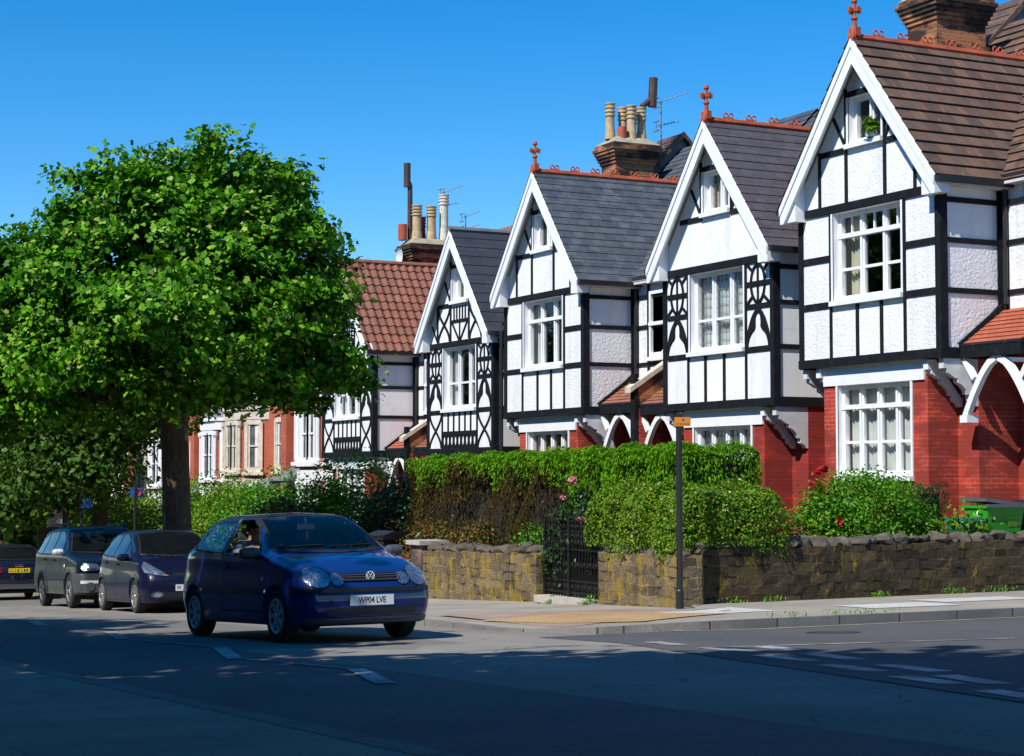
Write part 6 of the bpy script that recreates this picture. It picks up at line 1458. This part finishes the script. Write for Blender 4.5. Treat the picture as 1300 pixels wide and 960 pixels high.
# --- dark violet-blue small monovolume, parked
ja = dict(L=3.9, hw=.84, wr=.30, ax=(.79, 3.29), mid=2.2, paint='paint_navy', spokes=9, mirror=(1.22, 1.0), handles=[(2.05, .88), (2.98, .92)], handle_mat='paint_navy', wheel='alloy', rim=.7,
    nose=lambda z, x: (.0 if z < .6 else (z - .6) * .75) + max(0, .32 - z) * .3 + .45 * max(0, x - .4) ** 1.5, tail=lambda z, x: max(0, z - .8) * .25,
    st=[(0, .2, .60, .66, .45, .62, .56, .52, .70, .73), (.06, .19, .70, .75, .45, .71, .69, .58, .78, .80), (.25, .18, .77, .81, .47, .775, .81, .64, .88, .90), (.55, .18, .80, .835, .5, .80, .90, .68, .96, .985), (.85, .18, .81, .84, .53, .81, .95, .68, 1.03, 1.055), (1.2, .18, .81, .84, .55, .81, .97, .64, 1.22, 1.255), (1.6, .18, .81, .84, .55, .81, .985, .585, 1.40, 1.44), (2.0, .18, .81, .84, .55, .81, 1.0, .56, 1.465, 1.515), (2.6, .18, .81, .84, .55, .80, 1.02, .55, 1.47, 1.525),
        (3.3, .2, .80, .835, .55, .78, 1.05, .54, 1.42, 1.475), (3.65, .22, .76, .80, .55, .73, 1.04, .55, 1.25, 1.29), (3.85, .27, .70, .75, .53, .68, .95, .58, 1.0, 1.03), (3.9, .3, .64, .70, .53, .64, .86, .56, .9, .92)],
    wins=[('front', [(-.66, 1.06), (0, 1.03), (.66, 1.06), (.53, 1.43), (0, 1.465), (-.53, 1.43)], 'windscreen'), ('rear', [(-.55, 1.08), (.55, 1.08), (.46, 1.40), (-.46, 1.40)], 'rear_window')] + [(v, p, 'side_window') for v in ('side', 'sider') for p in ([(1.62, 1.015), (2.38, 1.03), (2.34, 1.43), (2.05, 1.425), (1.72, 1.33)], [(2.46, 1.035), (3.30, 1.08), (3.2, 1.3), (2.9, 1.42), (2.42, 1.43)], [(1.18, 1.0), (1.54, 1.01), (1.6, 1.25)])],
    plates=[('front', .45, 'WU58 KJN'[:1], 'plate_white')], patches=[('grille', 'front', [(-.30, .66), (.30, .66), (.34, .72), (-.34, .72)], .004, 'trim_dark'), ('lower_intake', 'front', [(-.45, .26), (.45, .26), (.5, .37), (-.5, .37)], .004, 'trim_dark')])
for s in (-1, 1):
    ja['patches'] += [('headlamp', 'front', [(s * .40, .66), (s * .52, .665), (s * .76, .72), (s * .78, .83), (s * .72, .92), (s * .62, .84)], .010, 'reflector'), ('indicator_lamp', 'front', [(s * .38, .655), (s * .50, .665), (s * .46, .70)], .013, 'amber'), ('fog_lamp', 'front', ell(s * .58, .33, .07, .04, 12), .010, 'reflector'), ('fog_surround', 'front', ell(s * .58, .33, .11, .06, 12), .006, 'clad')]
JAZ, JB, jput = make_car('small_hatchback', 'dark violet-blue small hatchback with tall swept headlamps parked behind the blue hatchback', 'car', ja)
for s in (-1, 1): jput('lamp_lens', 'front', [(s * .40, .66), (s * .52, .665), (s * .76, .72), (s * .78, .83), (s * .72, .92), (s * .62, .84)], .018, M['lens'])
p = JB.cast('front', (0, .74), .012); m = MB(); m.ring((0, 0, 0), .05, .006, 'y', 4, 5); e_ = m.build('emblem', M['chrome'], JAZ); e_.location = p
place(JAZ, 9.84, 31.75, R(-1.3)); 
# --- dark four-wheel drive with grey cladding, parked
cr = dict(L=4.55, hw=.89, wr=.345, ax=(.86, 3.48), mid=2.4, paint='paint_black', spokes=5, mirror=(1.45, 1.14), handles=[(2.3, .98), (3.2, 1.0)], lip='clad', rim=.62, mirror_mat='white_grey',
    nose=lambda z, x: (.0 if z < .8 else (z - .8) * .5) + .35 * max(0, x - .5) ** 1.5, tail=lambda z, x: max(0, z - .9) * .12,
    st=[(0, .30, .68, .74, .55, .72, .70, .62, .86, .88), (.06, .28, .78, .82, .56, .79, .82, .68, .92, .94), (.25, .27, .84, .86, .58, .83, .92, .72, .98, 1.0), (.7, .27, .86, .885, .6, .85, .99, .75, 1.04, 1.06), (1.15, .27, .86, .89, .62, .86, 1.06, .76, 1.10, 1.12), (1.45, .27, .86, .89, .63, .86, 1.08, .70, 1.32, 1.35), (1.85, .27, .86, .89, .63, .86, 1.09, .63, 1.58, 1.62), (2.2, .27, .86, .89, .63, .86, 1.10, .61, 1.64, 1.69), (3.0, .27, .86, .89, .63, .855, 1.11, .61, 1.65, 1.70), (3.9, .28, .86, .885, .63, .84, 1.12, .60, 1.61, 1.66), (4.3, .3, .83, .86, .62, .82, 1.12, .63, 1.42, 1.46), (4.5, .33, .78, .82, .62, .78, 1.08, .66, 1.14, 1.17), (4.55, .36, .72, .78, .62, .74, 1.0, .64, 1.05, 1.07)],
    wins=[('front', [(-.72, 1.15), (0, 1.125), (.72, 1.15), (.585, 1.57), (0, 1.60), (-.585, 1.57)], 'windscreen'), ('rear', [(-.6, 1.15), (.6, 1.15), (.52, 1.55), (-.52, 1.55)], 'rear_window')] + [(v, p, 'side_window') for v in ('side', 'sider') for p in ([(1.58, 1.11), (2.48, 1.12), (2.46, 1.58), (2.1, 1.57), (1.8, 1.42)], [(2.56, 1.12), (3.40, 1.13), (3.38, 1.57), (2.54, 1.58)], [(3.48, 1.13), (4.12, 1.16), (4.0, 1.45), (3.46, 1.56)])],
    plates=[('front', .52, None, 'plate_white')], patches=[('grille', 'front', [(-.36, .74), (.36, .74), (.38, .84), (-.38, .84)], .006, 'trim_dark'), ('bumper', 'front', [(-.80, .32), (.80, .32), (.82, .70), (-.82, .70)], .014, 'clad')])
for s, v in ((1, 'side'), (-1, 'sider')):
    cr['patches'] += [('side_cladding', v, [(1.27, .29), (3.07, .29), (3.07, .56), (1.27, .56)], .012, 'clad'), ('bumper', v, [(.1, .32), (.45, .32), (.50, .70), (.10, .70)], .013, 'clad'), ('side_repeater', v, ell(1.22, .86, .06, .03, 10), .012, 'plate_white')]
    cr['patches'] += [('headlamp', 'front', [(s * .42, .76), (s * .76, .75), (s * .80, .82), (s * .74, .90), (s * .46, .87)], .014, 'reflector'), ('fog_lamp', 'front', ell(s * .62, .44, .085, .085, 14), .026, 'reflector'), ('fog_surround', 'front', [(s * .42, .50), (s * .80, .50), (s * .80, .56), (s * .42, .56)], .022, 'white_grey')]
CRV, CB, cput = make_car('four_wheel_drive', 'dark blue-black four-wheel drive with grey plastic cladding and roof rails, parked', 'car', cr)
m = MB()
for s in (-1, 1): m.tube([(s * .60, 1.95, 1.66), (s * .60, 2.1, 1.74), (s * .60, 3.7, 1.73), (s * .60, 3.85, 1.65)], .02, 6)
m.build('roof_rails', M['trim_dark'], CRV)
for s in (-1, 1): cput('lamp_lens', 'front', [(s * .42, .76), (s * .76, .75), (s * .80, .82), (s * .74, .90), (s * .46, .87)], .024, M['lens'])
place(CRV, 9.88, 36.5, R(-1.0))
# --- dark saloon seen from behind
au = dict(L=4.5, hw=.88, wr=.31, ax=(.86, 3.5), mid=2.3, paint='paint_ink', spokes=5, mirror=(1.35, .98), handles=[(2.15, .86), (3.05, .87)], handle_mat='paint_ink',
    nose=lambda z, x: (.0 if z < .6 else (z - .6) * .5) + .4 * max(0, x - .45) ** 1.5, tail=lambda z, x: max(0, z - .7) * .15 + .3 * max(0, x - .5) ** 1.5,
    st=[(0, .2, .64, .70, .42, .66, .56, .56, .66, .68), (.06, .19, .74, .78, .44, .74, .66, .6, .72, .74), (.3, .18, .82, .85, .46, .81, .76, .66, .82, .845), (.8, .18, .85, .87, .5, .84, .86, .7, .92, .945), (1.2, .18, .85, .88, .52, .85, .92, .7, .97, 1.0), (1.6, .18, .85, .88, .53, .85, .935, .62, 1.18, 1.22), (2.0, .18, .85, .88, .53, .85, .945, .565, 1.36, 1.395), (2.5, .18, .85, .88, .53, .845, .95, .555, 1.385, 1.43), (3.1, .18, .85, .88, .53, .84, .96, .555, 1.35, 1.40), (3.5, .19, .84, .87, .53, .83, .965, .60, 1.20, 1.235), (3.85, .2, .82, .85, .53, .81, .965, .66, 1.02, 1.045), (4.2, .22, .79, .83, .53, .785, .94, .64, .985, 1.005), (4.42, .25, .74, .78, .53, .74, .88, .6, .96, .98), (4.5, .28, .68, .73, .53, .69, .82, .56, .90, .92)],
    wins=[('front', [(-.66, 1.02), (.66, 1.02), (.53, 1.36), (-.53, 1.36)], 'windscreen'), ('rear', [(-.60, 1.03), (.60, 1.03), (.50, 1.33), (-.50, 1.33)], 'rear_window')] + [(v, p, 'side_window') for v in ('side', 'sider') for p in ([(1.42, .96), (2.28, .975), (2.25, 1.355), (1.98, 1.35)], [(2.36, .975), (3.35, 1.0), (3.1, 1.25), (2.33, 1.36)])],
    plates=[('rear', .74, None, 'plate_yellow')], patches=[('lower_bumper', 'rear', [(-.7, .28), (.7, .28), (.7, .40), (-.7, .40)], .006, 'clad'), ('bumper_gap', 'rear', [(-.74, .615), (.74, .615), (.74, .625), (-.74, .625)], .004, 'trim_dark')])
for s in (-1, 1): au['patches'] += [('tail_lamp', 'rear', [(s * .42, .68), (s * .78, .66), (s * .78, .80), (s * .46, .82)], .010, 'red_lens')]
AUD, AB, aput = make_car('dark_saloon', 'dark blue saloon with a yellow rear plate at the left edge, seen from behind', 'car', au)
p = AB.cast('rear', (0, .86), .012); m = MB()
for i in range(4): m.ring((-.075 + .05 * i, p.y, .86), .028, .004, 'y', 14, 4)
m.build('emblem', M['chrome'], AUD)
AUD.rotation_euler = (math.atan(.044), 0, math.pi - R(4)); AUD.location = (10.35, 51.2, 0); AUD.location.z = (g(47.5) + g(50.5)) / 2 - .0 + .044 * (51.2 - 49) * 0 - .044 * 2.2
SIL = copy_tree(AUD); SIL['label'] = 'pale silver car far down the street, only its roof showing past the dark saloon'; SIL.name = 'silver_saloon'
for q in SIL.children:
    if q.name.startswith(('body', 'arch_lip')): q.data = q.data.copy(); q.data.materials.clear(); q.data.materials.append(M['paint_silver'])
SIL.location = (13.0, 65.5, g(63.5) - .09); SIL.rotation_euler = (math.atan(.044), 0, math.pi - R(14))
# pedestrian far down the pavement
Jp = dict(hip=(0, 0, .95), spine=(0, .0, 1.15), chest=(0, .01, 1.36), neck=(0, 0, 1.5), head=(0, -.01, 1.62), crown=(0, 0, 1.70), rs=(-.19, 0, 1.42), re=(-.24, .03, 1.14), rw=(-.22, -.08, .90), ls=(.19, 0, 1.42), le=(.24, .03, 1.14), lw=(.22, -.08, .90), rh=(-.10, 0, .90), rk=(-.10, -.10, .50), rf=(-.10, -.02, .08), rt=(-.10, -.16, .04), lh=(.10, 0, .90), lk=(.10, .02, .50), lf=(.10, .16, .10), lt=(.10, .04, .04))
Bp = [('hip', 'spine'), ('spine', 'chest'), ('chest', 'neck'), ('neck', 'head'), ('head', 'crown'), ('chest', 'rs'), ('rs', 're'), ('re', 'rw'), ('chest', 'ls'), ('ls', 'le'), ('le', 'lw'), ('hip', 'rh'), ('rh', 'rk'), ('rk', 'rf'), ('rf', 'rt'), ('hip', 'lh'), ('lh', 'lk'), ('lk', 'lf'), ('lf', 'lt')]
Rp = dict(hip=.14, spine=.125, chest=.14, neck=.055, head=.085, crown=.075, rs=.07, re=.045, rw=.03, ls=.07, le=.045, lw=.03, rh=.09, rk=.06, rf=.042, rt=.035, lh=.09, lk=.06, lf=.042, lt=.035)
hand(Jp, Bp, Rp, 'rw', (0, -.15, -1), (0, -1, .1), 'r'); hand(Jp, Bp, Rp, 'lw', (0, -.15, -1), (0, -1, .1), 'l')
person('person', 'pedestrian in a white shirt walking far down the street at the left edge', Jp, Bp, Rp, (('skin', 'shirt', 'jeans'), lambda c: 0 if c.z > 1.5 or (abs(c.x) > .17 and c.z < 1.14) else (1 if c.z > .93 else 2)), (12.2, 59.5, g(59.5)), .3)
# --- street furniture further down
M['sign_blue'] = plain('sign_blue', (.01, .12, .55), .5, var=.05); M['sign_red'] = plain('sign_red', (.55, .02, .02), .5, var=.05); M['sign_grey'] = plain('sign_back_grey', (.42, .43, .44), .6, var=.08); M['signal_amber'] = plain('amber_lens_unlit', (.55, .25, .01), .3)
def post(name, label, cat, x, y, h, r=.04): t = thing(name, label, cat, (x, y, pav(x, y))); MB().lathe([(r * 1.3, 0), (r * 1.3, .3), (r, .32), (r, h), (0, h + .02)], (0, 0, 0), 12).build('pole', M['black_plastic'], t); return t
t = post('road_sign', 'blue and red no-stopping roundel on a black post left of the plane trunk', 'road sign', 12.9, 46.5, 2.75); m = MB(); m.box(-.12, .18, -.012, .012, 2.42, 2.66); q = m.build('plate', M['sign_blue'], t)
m = MB(); m.ring((.06, -.014, 2.54), .085, .016, 'y', 20, 4); m.ribbon([(.0, 2.60), (.12, 2.48)], .025, 'y', -.02, -.013); m.build('red_ring', M['sign_red'], t)
t = post('road_sign', 'square blue plate on a post in front of the second street tree', 'road sign', 12.0, 48.4, 2.6); m = MB(); m.box(.0, .24, -.06, -.045, 2.22, 2.46); m.build('plate', M['sign_blue'], t)
t = post('road_sign', 'grey back of a triangular sign beside the blue plate', 'road sign', 11.85, 50.0, 2.3); m = MB(); m.prism([(-.42, 1.75), (.22, 1.75), (-.1, 2.42)], 'y', -.07, -.055); m.build('plate', M['sign_grey'], t)
t = post('lamp_column', 'tall dark lamp column in front of the far trees', 'lamp column', 11.75, 49.2, 5.2, .075); m = MB(); m.tube([(0, 0, 5.0), (-.2, 0, 5.4), (-.9, 0, 5.5)], .04, 6); m.box(-1.4, -.8, -.12, .12, 5.42, 5.55); m.build('lantern', M['dark_metal'], t)
t = post('traffic_light', 'black traffic light with its amber lens, far down at the left edge', 'traffic light', 14.0, 70.0, 2.6, .06); m = MB(); m.box(-.2, .2, -.28, -.02, 2.1, 3.1); m.build('signal_head', M['trim_dark'], t)
for z, mt in ((2.9, 'red_lens'), (2.6, 'signal_amber'), (2.3, 'trim_dark')): MB().lathe([(0, -.03), (.09, -.02), (.1, .0)], (0, -.285, z), 14, 'y').build('lens', M[mt], t)
# a pale building closing the view
fb = thing('distant_building', 'pale stone building far away at the left edge beyond the trees', 'building', (33, 140, g(130))); MB().box(-9, 9, 0, 8, 0, 8).build('wall', M['stone_dress'], fb); m = MB()
for i in range(6):
    for z in (1.2, 4.4): m.box(-8 + i * 2.9, -6.7 + i * 2.9, -.05, .02, z, z + 1.8)
m.build('windows', M['blind_pane'], fb); m = MB(); roof_slope(m, (-9.5, 4, 12), (1, 0, 0), 19, (0, -.72, -.694), 6.2, 16, .02); roof_slope(m, (-9.5, 4, 12), (1, 0, 0), 19, (0, .72, -.694), 6.2, 16, .02); m.build('roof', M['slate_purple'], fb)

# shade trees behind and beside the camera
shade_tree(-1.6, 7.7, [(1.6, 0, 8.0, 3.6, 3.6, 2.0), (-1.8, .5, 7.5, 2.8, 2.8, 1.8), (.5, 3.2, 7.6, 2.6, 2.2, 1.5), (3.6, -1, 7.6, 2.4, 2.6, 1.5), (1, -3, 7.2, 3, 2.5, 1.6)], 'plane tree beside the photographer shading the road')
shade_tree(-2.5, 17.0, [(0, 0, 7.5, 2.6, 2.6, 1.8), (1.4, 1.5, 6.8, 2.0, 2.0, 1.3), (-1, -1.5, 6.8, 2, 2, 1.4)], 'plane tree on the near pavement further along')
shade_tree(5.5, -3.0, [(1.5, 2.0, 8.5, 3.6, 3.6, 2.0), (4.5, 3.5, 8.2, 3.0, 3.0, 1.8), (-1.5, 0, 7.8, 3, 3, 1.8), (2.5, 5.5, 8.5, 2.8, 2.4, 1.5)], 'plane tree at the near corner shading the junction')

shade_tree(-3.0, 1.0, [(1.5, 1.5, 9.5, 3.8, 3.8, 2.2), (-2, 0, 8.5, 3, 3, 2), (2, -3, 9, 3, 3, 2), (3.5, 3, 9.8, 2.5, 2.5, 1.6)], 'unseen tall plane tree added behind the camera to deepen the road shade')  # extra unseen tree, added to cut sky light on the road
for yy in (34, 43, 53): shade_tree(-4.2 + bend(yy), yy, [(0, 0, 7.2, 2.4, 2.8, 2.0), (.6, 2, 6.4, 1.8, 2.2, 1.4), (-.5, -2.2, 6.6, 2.0, 2.2, 1.6)], 'unseen plane tree added on the near pavement, %s down the street' % {34: 'third', 43: 'fourth', 53: 'fifth'}[yy])  # unseen trees added to darken the road mirrored in the parked cars
shade_tree(-3.5, 25.0, [(0, 0, 8, 3, 3, 2.2), (1.2, 2, 7, 2.2, 2.2, 1.5), (-.5, -2.5, 7.5, 2.6, 2.6, 1.8)], 'unseen plane tree added on the near pavement well down the street')  # one more unseen crown, added to screen the sky on this side
# unseen hedge and houses behind the camera, added to darken reflections and block sky
nh = thing('unseen_hedge', 'dark hedge along the photographer\'s pavement', 'hedge', (-.8, 12, g(12))); m = MB()
for k in range(24): y = 2 * k; m.box(-.45, .45, y, y + 1.99, g(12 + y) - g(12) - .3, g(12 + y) - g(12) + 2.3)
m.build('twig_core', M['hedge_core'], nh)
q = RNG.random((9000, 3)); P = np.stack([-.5 + (q[:, 0] > .25) * 1.0 - (q[:, 0] <= .25) * RNG.random(9000) * -.9, q[:, 1] * 48, q[:, 2] * 2.4], 1); P[:, 2] += [g(12 + y) - g(12) for y in P[:, 1]]
leaf_cloud('foliage', P, np.tile([.7, 0, .5], (9000, 1)), .16, 'oval', M['leaf_dark'], nh, .6, .3)
for k in range(9):
    y0 = -40 + 12 * k; nb = thing('unseen_house', 'unseen tall brick house added behind the camera', 'house', (-9, y0, g(max(0, y0 + 6))), 0, 'unseen houses added behind the camera'); MB().box(-7, 0, 0, 11.6, -1, 8).build('wall', M['brick_terrace'], nb)
    m = MB(); roof_slope(m, (-3.5, -.1, 11.5), (0, 1, 0), 11.8, (.707, 0, -.707), 5.3, 18, .02); roof_slope(m, (-3.5, -.1, 11.5), (0, 1, 0), 11.8, (-.707, 0, -.707), 5.3, 18, .02); m.build('roof', M['slate_dark'], nb)
    for z in (1, 4.6):
        for y in (1.2, 4.4, 8.6): MB().box(-.05, .04, y, y + 1.3, z, z + 1.9).build('window', M['blind_pane'], nb)

# ------------------------------------------------------------------ sun, sky, camera
sd = Vector((-.627, -.251, .738)).normalized(); elev = math.asin(sd.z); rot = math.atan2(sd.x, sd.y)
su = bpy.data.lights.new('sun', 'SUN'); su.energy = 4.8; su.angle = R(.53); su.color = (1, .955, .88); so_ = bpy.data.objects.new('sun', su); COL.objects.link(so_)
so_.rotation_euler = (-sd).to_track_quat('-Z', 'Y').to_euler()
w = bpy.data.worlds.new('World'); S.world = w; w.use_nodes = True; t = w.node_tree; bg = t.nodes['Background']
sky = t.nodes.new('ShaderNodeTexSky'); sky.sky_type = 'NISHITA'; sky.sun_disc = False; sky.sun_elevation = elev; sky.sun_rotation = rot % (2 * math.pi); sky.altitude = 1500; sky.air_density = 1.0; sky.dust_density = 0; sky.ozone_density = 3.0
hs = t.nodes.new('ShaderNodeHueSaturation'); hs.inputs['Saturation'].default_value = 1.45; hs.inputs['Value'].default_value = 1.15; hs.inputs['Hue'].default_value = .5
t.links.new(sky.outputs[0], hs.inputs['Color']); t.links.new(hs.outputs[0], bg.inputs['Color']); bg.inputs['Strength'].default_value = .12
cam = bpy.data.cameras.new('camera'); cam.sensor_width = 36; cam.lens = 36 * 2327 / 1300; cam.clip_start = .1; cam.clip_end = 6000
co = bpy.data.objects.new('camera', cam); COL.objects.link(co); co.location = (0, 0, 0)
co.rotation_euler = (math.pi / 2 + math.atan(128 / 2327), 0, -R(27.1)); S.camera = co
S.view_settings.view_transform = 'Standard'; S.view_settings.look = 'None'; S.view_settings.exposure = .26; S.view_settings.gamma = 1
S.render.film_transparent = False
S.cycles.max_bounces = 6; S.cycles.transparent_max_bounces = 10; S.cycles.caustics_reflective = False; S.cycles.caustics_refractive = False
